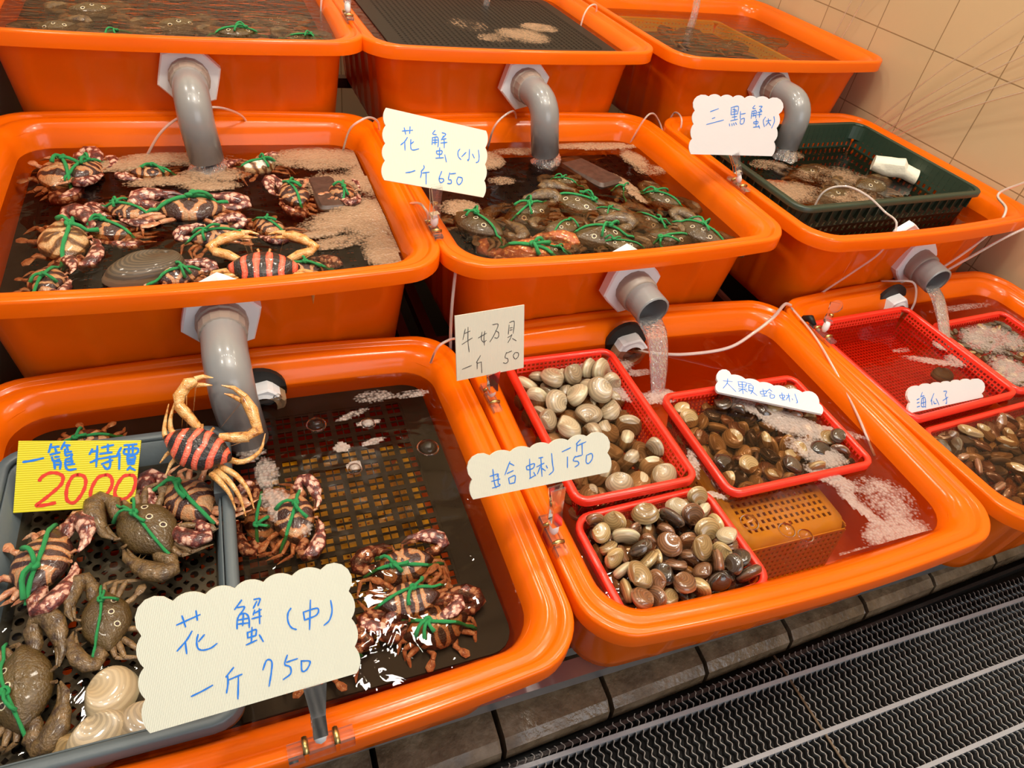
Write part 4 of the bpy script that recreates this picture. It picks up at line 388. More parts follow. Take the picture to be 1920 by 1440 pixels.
CLAMS = {'b1':[(-1286,4035,-187,24,4,-61,466),(-1940,4487,-191,-17,-5,-80,470),(-1032,4530,-209,-9,54,-74,419),(-1532,4519,-230,33,-88,-32,415),(-1655,4065,-242,-42,81,-37,445),(-951,4255,-283,-36,-61,-61,399),(-1167,4677,-299,-5,58,-68,389),(-2030,4044,-319,10,27,-78,431),(-2306,3689,-320,32,-3,62,374),(-911,2789,-320,-30,63,2,363),(-1610,3704,-334,-93,34,-12,448),(-2028,3508,-349,62,-77,-3,466),(-1770,2292,-357,4,98,22,433),(-1658,4617,-373,-10,47,-74,348),(-1220,3722,-380,9,-42,-81,468),(-1025,2289,-390,26,-9,23,455),(-1996,4401,-392,-8,15,65,358),(-2074,4724,-395,-39,-29,-78,341),(-1686,3354,-415,31,-70,-15,427),(-1285,4284,-417,68,-35,-23,458),(-2254,4256,-420,21,-62,50,464),(-1900,2630,-424,-18,-47,13,459),(-2291,4633,-451,-46,20,-50,466),(-930,4027,-453,42,11,90,370),(-1197,3141,-456,50,51,8,401),(-1001,3428,-456,-8,-56,80,441),(-1389,3375,-462,-23,-93,-2,422),(-1352,2767,-464,76,-30,47,427),(-2248,2291,-467,91,32,24,382),(-1435,2321,-472,-13,-17,11,431),(-2048,2924,-474,22,63,-72,381),(-880,4676,-483,35,-74,-15,350),(-1657,4274,-486,14,27,-22,467),(-1034,2577,-490,-82,16,4,429),(-1454,3971,-496,29,-19,-89,434),(-2322,3110,-499,-77,61,8,363),(-2340,3930,-501,48,-33,-62,441),(-1441,4640,-507,41,-12,-76,412),(-985,4391,-509,-3,-87,-45,382),(-1809,4749,-516,43,52,-64,340),(-1491,3049,-520,95,-16,-22,415),(-1665,2701,-528,72,63,0,352),(-2272,3484,-533,-6,1,-32,355),(-2177,2672,-536,-81,34,48,361),(-1112,4650,-548,5,-11,-78,351),(-1932,3230,-553,47,85,6,450),(-1029,2883,-555,-75,59,26,449),(-1848,3798,-562,2,6,31,469),(-1939,4189,-573,-24,26,-64,418),(-1156,4039,-588,100,-6,0,363),(-979,3750,-601,88,42,-14,443),(-2051,2298,-602,15,5,-87,369),(-1744,2337,-666,73,-31,-54,470),(-1592,3641,-672,84,-10,51,444),(-2357,2816,-679,-70,-30,61,435),(-2077,4619,-686,-92,14,-36,460),(-1725,3032,-697,-73,-12,38,430),(-1722,4457,-701,35,-19,58,437),(-1015,2321,-706,-24,15,96,470),(-2294,3240,-709,16,93,-4,410),(-2315,2494,-710,58,-71,32,391),(-2168,3956,-711,-62,50,-5,377),(-1268,4694,-718,-86,1,50,334),(-1198,4369,-721,-69,22,-43,375),(-1392,4293,-721,-25,-64,59,373),(-1603,2567,-726,44,-43,-29,349),(-882,4196,-727,-57,-37,59,361),(-1292,2603,-727,79,-58,11,465),(-1397,3530,-728,-63,-24,50,358),(-1192,3416,-730,67,53,52,344),(-961,3146,-732,27,10,77,447),(-1931,3599,-732,76,-58,22,382),(-2369,4185,-734,-43,55,-43,341),(-2363,4561,-735,-57,-51,53,334),(-1375,3859,-737,66,55,25,359),(-1933,2717,-741,10,98,9,442),(-1424,3261,-743,87,3,6,359),(-969,4605,-743,-4,0,-82,459),(-1531,2850,-750,43,22,72,329),(-1417,2283,-752,2,30,93,386),(-2282,3615,-754,10,1,51,447),(-953,3471,-756,23,-22,9,344),(-1623,4100,-758,0,0,97,439),(-2072,3048,-764,96,28,3,417),(-2103,4247,-766,2,2,88,410),(-1769,3344,-768,99,9,4,400),(-1286,2990,-769,93,-35,0,398),(-1530,4663,-774,13,-6,-49,367),(-1145,3720,-778,64,-77,-4,365),(-2016,2387,-779,14,99,8,359),(-956,2666,-781,93,35,5,344),(-1135,4053,-783,95,-30,0,347),(-1849,4698,-785,7,-3,-29,336),(-1889,3922,-786,0,0,-60,333),(-2316,2267,-786,98,-19,-1,332)],'b2':[(2178,2265,-214,5,8,-95,297),(1461,1851,-314,1,-75,66,303),(1884,3440,-327,-57,-75,26,388),(1664,3210,-343,1,5,16,389),(2214,3496,-343,-3,49,59,301),(1797,2167,-350,-98,-11,5,386),(1117,1992,-351,11,-4,78,356),(2133,2358,-361,3,11,-98,363),(16,3284,-371,-87,28,14,372),(15,3517,-374,-98,-18,-8,319),(1939,2995,-374,-5,25,79,308),(814,3489,-375,-16,-7,26,387),(1390,3145,-378,78,-48,-29,372),(434,2193,-380,-7,24,-97,371),(1264,2179,-400,7,6,-37,291),(1474,2271,-402,63,69,20,345),(2165,2079,-407,-11,-68,62,349),(83,2324,-407,12,-14,98,387),(1606,2956,-418,89,7,2,293),(751,1958,-424,-14,-5,-98,340),(2147,2851,-426,32,-8,0,325),(550,2768,-430,14,-12,-71,386),(30,2904,-431,-11,27,-87,330),(989,3284,-433,66,37,-59,383),(530,3336,-444,-7,3,-56,315),(1079,2618,-455,60,-17,78,369),(-39,2035,-456,-11,82,-14,334),(262,2750,-468,-83,51,20,365),(1728,2470,-469,86,-16,23,370),(1955,1943,-471,73,-61,-28,352),(998,2347,-475,89,-43,-10,340),(2191,2613,-478,22,46,25,339),(1740,2678,-480,-79,-5,15,309),(1455,2508,-480,-76,-41,-27,312),(769,2947,-481,-59,-79,0,342),(1130,3481,-486,31,83,25,389),(2104,3348,-487,64,-15,9,379),(272,3248,-487,74,45,21,336),(1710,1925,-488,-42,-77,8,335),(2001,2638,-489,3,-87,-6,363),(1900,3188,-489,20,-85,-49,289),(1706,3522,-493,-8,-57,-75,361),(2187,1859,-494,-73,-36,-20,288),(982,1852,-494,42,-55,51,288),(1409,3445,-494,48,-80,-32,373),(210,1863,-498,-6,81,57,283),(764,3221,-504,-23,0,-95,313),(1300,1927,-506,-94,-35,1,380),(2148,3097,-509,-2,0,44,375),(430,1934,-512,28,-44,-57,292),(517,3104,-517,-15,-88,42,365),(5,2646,-520,-11,41,-36,298),(452,2396,-521,63,-59,8,294),(1192,3191,-521,9,-37,-72,366),(983,2777,-521,36,14,50,327),(1736,2260,-522,27,-52,-60,285),(1403,2956,-525,-61,-71,34,301),(627,3529,-526,-36,-92,3,290),(1634,2794,-526,-1,-84,-51,293),(2187,2352,-529,-40,-91,-4,297),(1874,2942,-529,-20,-15,-81,385),(1082,2067,-529,22,5,43,348),(0,3107,-529,92,-11,21,317),(224,2500,-531,24,-45,83,337),(1619,3196,-533,-85,49,-14,358),(205,2059,-535,-39,-88,-26,381),(1968,2193,-542,-50,-84,-21,353),(58,3579,-545,77,11,-20,277),(1804,3353,-545,59,-42,29,278),(651,2540,-547,13,-5,-91,320),(642,1902,-551,93,34,-16,300),(-6,2389,-552,4,99,12,287),(1520,2190,-556,18,-17,-88,340),(1555,1924,-559,-11,56,-22,349),(1301,2291,-564,61,-79,10,326),(579,2163,-567,31,-24,-82,333),(827,2146,-570,3,6,-77,326),(352,2273,-570,-2,-86,51,310),(2186,3510,-571,19,12,-31,313),(6,3372,-575,-52,-84,-12,352),(871,3505,-577,-22,-19,-76,319),(980,3056,-611,-6,77,14,346),(2179,2827,-614,5,32,-86,333),(191,3001,-620,-37,40,63,346),(-78,2920,-621,19,-60,-36,274),(2190,2067,-622,81,52,-24,282),(1289,2599,-625,-23,-73,24,385),(299,3555,-625,73,24,-52,316),(1541,2638,-636,-60,29,11,388),(804,2387,-639,-5,66,-51,363),(661,2799,-640,79,-27,-31,379),(419,2942,-641,-56,31,-66,386),(438,3397,-650,-16,69,-54,355),(1904,2512,-652,-44,55,-25,352),(1306,2830,-655,23,-61,74,344),(1585,2898,-655,-62,-53,9,343),(1878,3511,-656,89,2,39,320),(-13,1875,-656,-65,20,23,334),(140,2820,-657,-10,43,90,370),(1303,3547,-658,0,-55,-83,338),(849,1911,-661,-9,68,-61,327),(590,3254,-663,22,-31,18,319),(733,3042,-663,-15,-19,97,324),(984,2227,-665,36,73,44,304),(-13,2138,-666,29,-5,47,382),(915,2568,-667,-79,-5,-41,293),(1113,2438,-669,29,-30,-65,347),(1475,2420,-671,-19,-18,24,323),(876,2838,-673,-28,-52,41,295),(1202,3044,-674,92,29,19,375),(1810,1914,-675,-11,-39,58,290),(1721,2457,-676,73,58,-15,274),(1637,2073,-677,-92,-7,-21,288),(336,3177,-678,20,-66,72,281),(-80,2689,-678,-61,35,-62,281),(1940,3293,-678,-25,-21,-78,284),(1624,3482,-682,72,-63,-1,325),(434,2637,-688,10,1,44,386),(1877,2807,-689,92,-39,-1,390),(1725,3157,-689,64,76,9,379),(2051,1920,-690,4,5,94,386),(185,3397,-690,21,-23,-64,319),(2128,2332,-691,34,-94,-2,383),(842,3269,-691,11,-7,46,345),(1410,3306,-691,4,6,94,381),(1358,1955,-693,47,-88,-1,372),(362,2148,-696,80,-55,12,278),(2186,3265,-698,5,-6,-87,348),(548,1917,-698,2,3,96,350),(1839,2209,-699,76,-64,-5,345),(692,3501,-700,3,6,98,345),(1,2433,-701,-41,-91,-7,338),(1062,2744,-702,81,58,6,332),(141,2634,-703,97,5,7,296),(1093,1943,-703,61,79,1,322),(2166,2600,-704,96,26,2,317),(2135,3002,-705,0,19,98,297),(1225,2179,-705,100,4,2,322),(1111,3298,-707,42,-90,-6,315),(524,2329,-707,5,-3,-12,312),(-15,3141,-710,5,-5,-53,301),(721,2104,-710,5,3,85,300),(1600,2269,-710,96,24,4,294),(2090,3515,-710,7,3,30,297),(677,2532,-711,7,-11,-95,281),(1027,3507,-714,90,42,5,284),(1466,3036,-714,6,0,45,283),(241,2359,-714,44,-90,-5,284),(-10,3512,-714,94,33,0,280),(253,1955,-716,1,-1,-11,276)],'b3':[(-2295,796,-175,-81,57,13,385),(-1268,943,-185,27,0,42,369),(-820,1039,-192,4,-11,-99,315),(-2415,512,-206,-23,0,-90,368),(-1410,1491,-207,-37,-75,47,383),(-851,1740,-208,-87,9,4,335),(-1162,732,-217,-40,47,-71,340),(-976,626,-220,-25,-35,52,289),(-2466,1732,-222,22,-67,68,284),(-2469,1522,-227,-41,90,10,301),(-1069,1477,-239,13,-39,89,385),(-1752,567,-240,32,-94,8,362),(-2460,1137,-254,-36,77,49,306),(-2153,1412,-258,-8,-76,63,382),(-1718,1672,-261,8,-19,-25,388),(-2044,1202,-266,88,6,15,345),(-992,1234,-266,-89,9,4,389),(-2202,1670,-275,35,-39,-16,364),(-777,720,-277,-53,79,-30,307),(-2081,705,-292,77,42,48,322),(-811,491,-293,20,77,-56,374),(-1614,1164,-293,17,-22,-59,386),(-1395,696,-298,96,5,25,277),(-1262,485,-299,47,-9,-2,323),(-2411,973,-299,-62,-11,10,309),(-2441,1331,-302,30,-86,42,292),(-2200,522,-304,-82,31,-43,340),(-970,866,-306,52,-4,-61,318),(-2017,1014,-308,-18,81,-53,362),(-1169,1668,-322,-36,-91,-21,382),(-1678,878,-328,-38,-5,-41,307),(-1909,797,-334,61,74,12,337),(-2472,723,-356,-43,44,-64,342),(-2271,1222,-362,-74,-53,29,280),(-2439,1580,-363,-99,-7,-6,298),(-803,1019,-364,-21,-4,-44,371),(-747,1318,-367,-50,57,-41,336),(-1925,1509,-379,-75,28,44,323),(-1504,1407,-379,37,-73,11,338),(-1994,503,-388,89,43,-3,320),(-813,1546,-391,-45,63,63,352),(-1527,525,-394,-1,66,42,379),(-2243,825,-401,-77,39,31,353),(-927,1710,-404,35,11,87,273),(-2030,1694,-408,-5,18,-34,297),(-1748,494,-412,92,-32,-17,295),(-1389,932,-412,66,-29,-25,379),(-1094,522,-420,-61,64,8,313),(-1177,1003,-421,-49,-69,-49,359),(-1824,1316,-439,-75,-49,-42,314),(-992,1319,-442,22,-14,22,293),(-1425,1632,-447,57,11,66,316),(-1837,1059,-450,-30,75,-36,329),(-1222,1194,-456,13,-52,78,384),(-1740,740,-458,-38,-12,-19,369),(-1636,1734,-460,82,-4,-3,322),(-1109,759,-466,-74,15,-39,344),(-2430,517,-466,81,-43,14,364),(-1255,1407,-467,13,-48,77,363),(-2067,1290,-472,-87,47,-6,357),(-2286,1005,-478,26,-24,4,339),(-731,783,-479,68,-51,-45,275),(-2293,1449,-483,-2,60,-64,355),(-1570,1200,-487,12,-4,-99,387),(-1332,635,-489,57,57,22,364),(-2450,1176,-495,-61,-52,5,370),(-1506,767,-496,-61,-56,-55,305),(-1662,1505,-497,-84,17,45,374),(-2514,1391,-498,-26,58,-36,284),(-1022,1716,-504,-33,-87,17,286),(-2508,916,-505,-28,-65,28,276),(-2158,509,-510,-1,0,87,309),(-2402,1655,-512,7,13,-98,378),(-2011,754,-515,-67,-55,39,324),(-926,888,-519,5,-8,79,379),(-1662,955,-524,-10,92,31,316),(-1201,1623,-527,13,14,86,366),(-846,544,-527,-2,99,16,388),(-1828,1676,-528,-42,29,-37,304),(-2091,1602,-542,76,-61,-18,325),(-1876,546,-543,-47,85,-14,294),(-2355,736,-584,-37,8,-4,329),(-796,1174,-588,82,-2,-50,344),(-808,1693,-597,-13,89,-10,374),(-2102,1045,-617,3,-47,79,383),(-1724,508,-620,-35,-11,89,342),(-1234,519,-621,-64,-21,68,336),(-953,1415,-627,25,44,59,369),(-1443,1288,-635,36,1,-57,361),(-1914,1458,-638,50,-61,61,321),(-758,1431,-639,-27,68,-36,321),(-1735,1355,-643,-52,29,8,295),(-1404,1742,-644,28,-63,71,310),(-1424,824,-649,6,-30,81,319),(-1886,837,-650,-6,-32,60,312),(-744,919,-651,45,12,79,283),(-1298,1036,-652,16,-26,-95,348),(-2152,829,-656,-3,-65,67,282),(-2102,1273,-660,-6,-28,51,294),(-1488,548,-669,88,-46,0,377),(-1868,1165,-670,62,78,3,379),(-2106,560,-670,5,-5,-58,379),(-979,1068,-670,32,94,7,377),(-2179,1696,-670,22,-96,10,296),(-2403,516,-671,90,42,1,366),(-1594,1069,-674,4,-5,-65,361),(-2472,1418,-676,-1,-9,53,306),(-784,674,-676,-48,-88,-3,352),(-1383,1526,-677,5,0,3,347),(-1657,1690,-678,7,-4,-28,342),(-1159,1325,-678,2,-4,-82,342),(-1139,808,-678,0,0,-69,339),(-2399,957,-680,2,0,19,337),(-1921,1687,-684,19,11,90,272),(-1032,551,-684,60,-79,-4,316),(-2444,1687,-685,8,0,-29,308),(-1078,1675,-686,78,63,0,307),(-2330,1216,-686,89,44,5,309),(-2203,1474,-687,100,4,3,303),(-1689,779,-688,3,-6,-67,300)],'a3':[(4821,1854,-292,-1,-1,91,428),(4284,1193,-335,-74,-44,17,342),(5361,708,-353,-27,-93,19,424),(5704,1923,-354,-38,88,5,419),(4060,1687,-368,69,66,27,374),(5018,956,-369,70,-45,-28,455),(5983,650,-374,4,-76,-64,405),(5417,1541,-374,-4,4,-31,374),(5667,1284,-376,4,-15,-83,443),(5222,1818,-379,18,10,-56,394),(6974,693,-384,7,-43,90,424),(5348,1106,-385,-16,-14,-36,411),(4242,770,-391,-60,-14,2,448),(4265,1635,-397,79,18,51,457),(4455,1423,-400,-17,-23,92,369),(4643,1793,-401,-22,-19,85,391),(4916,656,-402,-25,61,39,458),(6931,1812,-402,77,-45,-21,423),(7098,1921,-404,-39,-42,58,426),(4162,1440,-404,-18,63,73,375),(4938,1243,-406,-24,-61,74,320),(4363,1903,-406,7,-26,-9,442),(6682,587,-408,-2,-72,69,457),(5641,1600,-410,14,-17,70,433),(5351,1399,-410,16,35,90,426),(6626,957,-412,6,32,94,379),(6036,1944,-413,62,-8,-47,393),(4133,1874,-415,-13,-34,89,374),(7087,1056,-416,-62,34,-36,359),(6223,991,-416,79,-44,-31,362),(4877,1653,-416,-54,-82,17,444),(6364,748,-417,-4,-4,-89,408),(6929,1509,-418,-25,95,10,387),(6441,1634,-418,-5,8,-99,460),(5593,754,-419,-59,-73,23,405),(5726,1004,-420,2,-22,-28,381),(6275,1378,-426,89,-44,-5,441),(5842,521,-430,6,73,-67,371),(6783,1722,-430,-29,-95,1,333),(5443,1828,-431,13,5,-76,459),(6681,1548,-431,21,-95,16,343),(5090,1341,-433,-1,26,95,409),(4118,997,-433,-77,-39,29,338),(4903,1943,-436,-6,87,-49,405),(4162,1254,-437,-94,-32,-10,375),(5194,1011,-438,-4,21,87,435),(4522,1012,-438,-81,44,-20,325),(4216,585,-444,-13,-89,44,381),(6955,843,-445,0,100,6,426),(6091,1303,-445,78,-59,-9,382),(5812,748,-447,47,-85,-23,388),(5494,531,-448,13,15,98,343),(5456,923,-452,36,-85,-35,349),(5851,1906,-453,37,92,9,441),(6658,770,-458,24,95,17,350),(6079,1673,-460,-1,-2,-3,328),(6384,553,-464,-41,-61,-24,337),(4356,1205,-467,-20,-9,40,343),(5270,1915,-467,8,-12,48,331),(5144,1579,-469,7,-51,-85,320),(6049,762,-469,35,-24,35,456),(5923,1050,-470,11,-8,-86,367),(4414,1644,-473,-59,-51,-2,419),(4663,1574,-475,-96,-16,17,414),(5205,755,-486,84,-7,-8,321),(4828,1464,-486,74,51,-25,363),(4478,700,-491,67,7,30,407),(4783,1127,-491,57,66,1,387),(6953,1331,-491,40,34,-85,334),(4727,469,-498,20,-73,56,333),(7082,1548,-499,-76,-65,2,422),(4984,827,-503,38,-2,88,356),(6237,1849,-504,79,39,43,401),(6444,1010,-504,95,-11,-28,382),(5435,1171,-505,18,-37,32,321),(4657,1297,-505,73,64,-10,445),(6619,1985,-508,-32,-59,74,423),(5050,1756,-514,73,39,42,428),(6465,1840,-516,-97,-6,-20,432),(6459,1332,-522,-12,64,-55,320),(5796,1432,-522,69,71,-6,450),(5121,517,-524,0,-96,11,354),(7143,1264,-525,-57,-34,63,346),(6962,1127,-526,22,38,42,362),(6941,2028,-529,7,-22,97,449),(5577,1211,-529,-23,-43,87,339),(4095,1619,-530,-70,-49,20,391),(6023,551,-531,28,-19,7,381),(4858,547,-531,-62,26,-14,393),(5641,1678,-531,16,-13,24,444),(5359,543,-532,24,0,95,360),(6130,1011,-532,67,-65,2,345),(6720,1153,-535,-14,8,-97,430),(4494,856,-535,9,-75,65,389),(6535,1216,-536,39,-75,-54,347),(5970,1450,-540,-43,56,-49,366),(4891,1062,-541,-61,-24,16,361),(4526,543,-543,-6,-19,-94,447),(5333,1551,-543,89,-8,12,362),(5327,1051,-544,-80,1,-20,324),(4788,818,-548,7,9,34,443),(4555,1705,-548,-40,-58,50,329),(5761,857,-551,13,-1,96,386),(7048,595,-551,48,-2,-8,366),(4609,1089,-552,83,-51,-3,411),(6635,1428,-554,18,-7,-29,451),(4503,1434,-556,61,-64,-32,348),(6059,1230,-556,-98,-15,8,329),(4359,1820,-557,88,45,6,454),(4205,475,-557,-7,-98,-13,349),(6228,709,-557,2,-3,-66,456),(5177,927,-558,97,-20,-2,446),(5308,1304,-559,43,-90,-2,443),(4211,1388,-559,99,16,1,443),(6295,1101,-559,8,3,73,430),(6460,719,-560,3,-2,-53,439),(6328,1627,-560,4,1,14,436),(6703,1758,-560,0,-3,-90,437),(6976,1779,-560,3,-8,-93,429),(6727,925,-560,2,0,30,432),(4957,1307,-561,97,-25,0,427),(4370,1090,-563,0,-8,-82,405),(4696,1823,-563,9,4,68,408),(5601,1385,-565,89,-44,-6,391),(6231,1408,-566,-5,-100,-6,398),(5574,1895,-566,89,45,5,396),(5463,749,-567,16,3,36,374),(7070,994,-567,89,44,4,385),(5343,1965,-567,5,-5,13,368),(6285,2007,-568,16,-2,-9,370),(5146,659,-568,31,2,1,324),(5260,1747,-568,2,-10,-96,378),(4214,707,-569,11,-99,-3,378),(5605,639,-570,-53,85,-2,345),(5946,1990,-570,4,-1,-11,371),(5823,1130,-571,61,-79,-4,364),(6855,1511,-571,10,-4,-31,360),(4168,1180,-571,1,-17,-96,345),(6731,641,-572,3,-2,-33,362),(4154,936,-572,93,-36,-1,353),(7044,747,-572,4,100,2,355),(4112,1865,-573,39,-92,-2,351),(5582,1015,-574,33,-94,-3,345),(5025,1963,-574,5,-5,9,323),(5094,1469,-575,3,-1,-17,339),(5889,1742,-575,2,2,75,335),(6059,1721,-576,3,2,73,336),(5969,970,-577,69,72,3,326),(4879,1752,-577,2,-2,-66,326),(5769,597,-577,89,46,2,324)],'a3b':[(8529,4179,-317,-39,-54,61,238),(6763,3876,-319,-33,-57,65,233),(6769,4174,-320,-70,26,-23,230),(7134,2667,-329,-75,-2,2,196),(8368,4214,-329,-20,65,-70,195),(8503,3944,-330,-53,-53,47,194),(7634,3817,-331,-6,66,-75,189),(7123,3110,-340,3,-2,-96,233),(8560,4358,-340,93,-35,-1,240),(8154,4324,-340,-9,-100,-1,239),(8601,2958,-341,-27,-96,-1,240),(8442,3246,-341,3,-4,-77,236),(7752,3489,-341,89,-46,0,239),(7957,4309,-341,70,72,1,237),(7309,3664,-341,0,-100,-5,235),(7468,4054,-341,-50,-87,-2,236),(8142,4150,-341,3,-1,22,234),(8213,3529,-342,-4,-100,-2,234),(7786,2937,-342,4,2,49,229),(6913,2992,-342,1,-3,-70,228),(7112,3669,-343,-53,-85,-1,228),(7617,2759,-343,0,-1,-69,228),(7227,2914,-343,-2,-8,-100,225),(7433,4289,-343,73,-68,-1,228),(7461,3772,-343,1,-1,-33,227),(8608,3105,-343,99,-13,0,227),(7630,3974,-344,63,78,3,222),(8268,2998,-344,100,5,1,222),(8263,3168,-344,42,-91,-1,222),(7317,3239,-344,3,1,54,220),(8456,3734,-344,89,45,1,220),(7733,4166,-344,-8,-100,-1,220),(6968,3858,-344,1,-1,-29,221),(7347,3055,-344,98,18,2,212),(6899,4278,-344,0,-1,-83,220),(8365,3890,-344,1,-1,-76,219),(7786,3911,-344,70,71,8,215),(8435,2882,-344,1,1,93,219),(8350,4372,-345,98,-18,0,214),(8215,3700,-345,-3,-100,-2,214),(8420,3529,-345,4,2,82,212),(6796,2831,-345,73,-69,-1,214),(6943,2670,-345,98,22,1,213),(6762,3674,-345,76,65,1,213),(7300,4084,-346,1,-2,-83,212),(8287,3388,-346,2,1,40,207),(8045,3395,-347,2,-10,-94,203),(7338,2672,-347,2,-100,-2,206),(7779,3673,-347,100,0,1,204),(6974,2824,-347,97,24,0,202),(8392,4094,-347,0,-4,-97,201),(6835,3277,-348,7,-2,11,197),(7358,3927,-348,2,0,2,201),(7188,4312,-348,39,-92,-4,199),(6773,4029,-348,0,1,97,200),(7537,3260,-348,-44,-90,-4,197),(8655,2767,-348,87,-49,-1,197),(6797,3514,-348,0,-1,-98,197),(7860,2743,-348,2,-4,-75,195),(7033,4295,-348,9,3,60,194),(7131,4017,-348,45,-89,-1,196),(6928,3669,-348,99,-12,1,195),(8612,4006,-349,73,-68,0,195),(7603,3588,-349,8,4,74,190),(8042,3577,-349,1,0,51,193),(7079,3444,-349,88,48,1,192),(8612,3304,-349,99,-10,2,189),(7966,3163,-349,5,4,52,187),(8593,3712,-349,3,-6,-77,189),(7236,2779,-349,26,-96,-1,191),(8277,2829,-349,48,-88,-1,190),(7883,3318,-350,50,87,3,187),(7473,2889,-350,99,13,1,187),(6811,3391,-350,100,9,0,186),(8419,2730,-350,96,-27,0,185),(8035,3720,-350,96,28,0,184),(7310,3409,-351,30,-95,-1,183),(7454,3546,-351,93,37,4,180),(7677,3339,-351,0,-100,-2,181),(8078,3063,-351,-1,-6,-99,179),(6756,4315,-351,19,-98,-7,178),(7242,3494,-352,95,29,3,174),(7418,2777,-352,100,-3,0,177),(6970,4007,-352,96,28,1,175),(7754,3162,-352,7,-4,-54,169),(8066,2799,-353,1,-3,-96,172),(8141,3263,-353,1,1,98,172),(6962,4138,-353,8,-100,-1,172),(6999,3544,-353,89,45,1,169),(7893,3589,-353,8,-100,-1,168)]}

# ---------------------------------------------------------------- the room
def quad_uv(name, p0, ux, uy, lx, ly, mt, kind='structure', off=(0, 0), thick=0.03):
    """a slab facing ux x uy whose front carries uv in metres"""
    p0, ux, uy = Vector(p0), Vector(ux).normalized(), Vector(uy).normalized(); n = ux.cross(uy)
    b = MB(); c = [p0, p0 + ux * lx, p0 + ux * lx + uy * ly, p0 + uy * ly]
    b.add(c + [q - n * thick for q in c], [(0, 1, 2, 3), (7, 6, 5, 4), (0, 4, 5, 1), (1, 5, 6, 2), (2, 6, 7, 3), (3, 7, 4, 0)])
    b.uv = [(off[0], off[1]), (off[0] + lx, off[1]), (off[0] + lx, off[1] + ly), (off[0], off[1] + ly)] * 2
    o = b.build(name, mt, smooth=False); return tag(o, kind=kind)

WY = 0.04                                             # the right wall runs slightly askew of the tubs
wdir = Vector((-math.sin(WY), math.cos(WY), 0))
wp = Vector((0.989, 0.858, 0)) - wdir * 2.6
quad_uv('wall_right', (wp.x + wdir.x * 4.2, wp.y + wdir.y * 4.2, -0.335), -wdir, (0, 0, 1), 4.2, 2.62, M['tile'], off=(0.04, 0.071))
quad_uv('wall_back', (-1.6, 1.78, -0.335), (1, 0, 0), (0, 0, 1), 2.9, 2.62, M['tile'], off=(0.0, 0.234))
quad_uv('wall_left', (-1.03, 0.62, -0.335), (0, 1, 0), (0, 0, 1), 1.2, 1.05, M['plaster'])
quad_uv('ceiling', (-2.6, 1.9, 2.28), (1, 0, 0), (0, -1, 0), 4.2, 3.2, M['ceil'])
quad_uv('floor', (-2.6, -2.6, -0.335), (1, 0, 0), (0, 1, 0), 4.2, 4.5, M['floor'])

# concrete kerb of cast blocks under the front of the rack
kerb = empty('trim_1', (0, 0, 0)); tag(kerb, kind='structure')
y0, x0, x1 = 0.034, -1.75, 0.95
kl = 0.17; kx = x0; kk = 0
while kx < x1:
    b = MB(); a, c = kx + 0.004, min(kx + kl, x1) - 0.004
    pts = [(0.004, -0.333), (0.0, -0.318), (0.003, -0.296), (0.016, -0.287), (0.060, -0.2815), (0.075, -0.279), (0.105, -0.279), (0.105, -0.333)]
    b.rings([[Vector((xx, y0 + 0.037 * xx + q[0], q[1] + R.uniform(-.001, .001))) for q in pts] for xx in (a, a + .003, (a + c) / 2, c - .003, c)])
    b.build('kerb_block', M['curb'], kerb, smooth=False); kx += kl; kk += 1

# vinyl drainage mat: wavy strips on edge, held by long ribs
mat_root = empty('drainage_mat', (0, 0, -0.3345)); tag(mat_root, 'black wavy vinyl drainage mat with pale ribs on the floor in front of the kerb', 'mat')
ss = np.arange(-0.46, 0.034, 0.0019)
V, F, MI = [], [], []
xs = np.arange(-0.66, 1.0, 0.0118)
for k, xx in enumerate(xs):
    wob = 0.0022 * np.sin(2 * np.pi * (ss / 0.0135) + (k % 2) * 0.0) + 0.0006 * np.sin(ss * 60 + k)
    X = xx + wob; Y = ss - 0.0105 * xx; t = 0.0011 + 0.0004 * np.sin(2 * np.pi * ss / 0.0068)
    keep = Y < 0.024 + 0.036 * xx
    X, Y, t = X[keep], Y[keep], t[keep]; n = len(X); b0 = len(V)
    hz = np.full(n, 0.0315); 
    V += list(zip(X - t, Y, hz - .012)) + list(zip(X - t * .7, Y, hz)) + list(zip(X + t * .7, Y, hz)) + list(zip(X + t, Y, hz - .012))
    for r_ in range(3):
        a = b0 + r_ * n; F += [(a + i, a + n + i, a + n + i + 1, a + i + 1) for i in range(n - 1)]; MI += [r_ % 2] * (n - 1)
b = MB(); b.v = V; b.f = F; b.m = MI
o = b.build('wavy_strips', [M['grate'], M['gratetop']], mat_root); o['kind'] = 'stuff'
for yy in (-0.006, -0.092, -0.178, -0.264, -0.35):
    b = MB(); b.bar((-0.66, yy + 0.007, 0.0255), (1.0, yy - 0.0105, 0.0255), 0.0062, 0.016); b.build('rib', M['gratebar'], mat_root, smooth=False)
b = MB(); b.tube([(0.0805, 0.032, 0.030), (0.0805, -0.1, 0.0305), (0.083, -0.25, 0.030), (0.084, -0.45, 0.030)], 0.0021, 6); b.build('cross_wire', M['curb'], mat_root)
b = MB(); b.bar((-0.66, -0.006, 0.022), (1.0, 0.055, 0.022), 0.006, 0.018); b.build('edge_strip', M['grate'], mat_root, smooth=False)

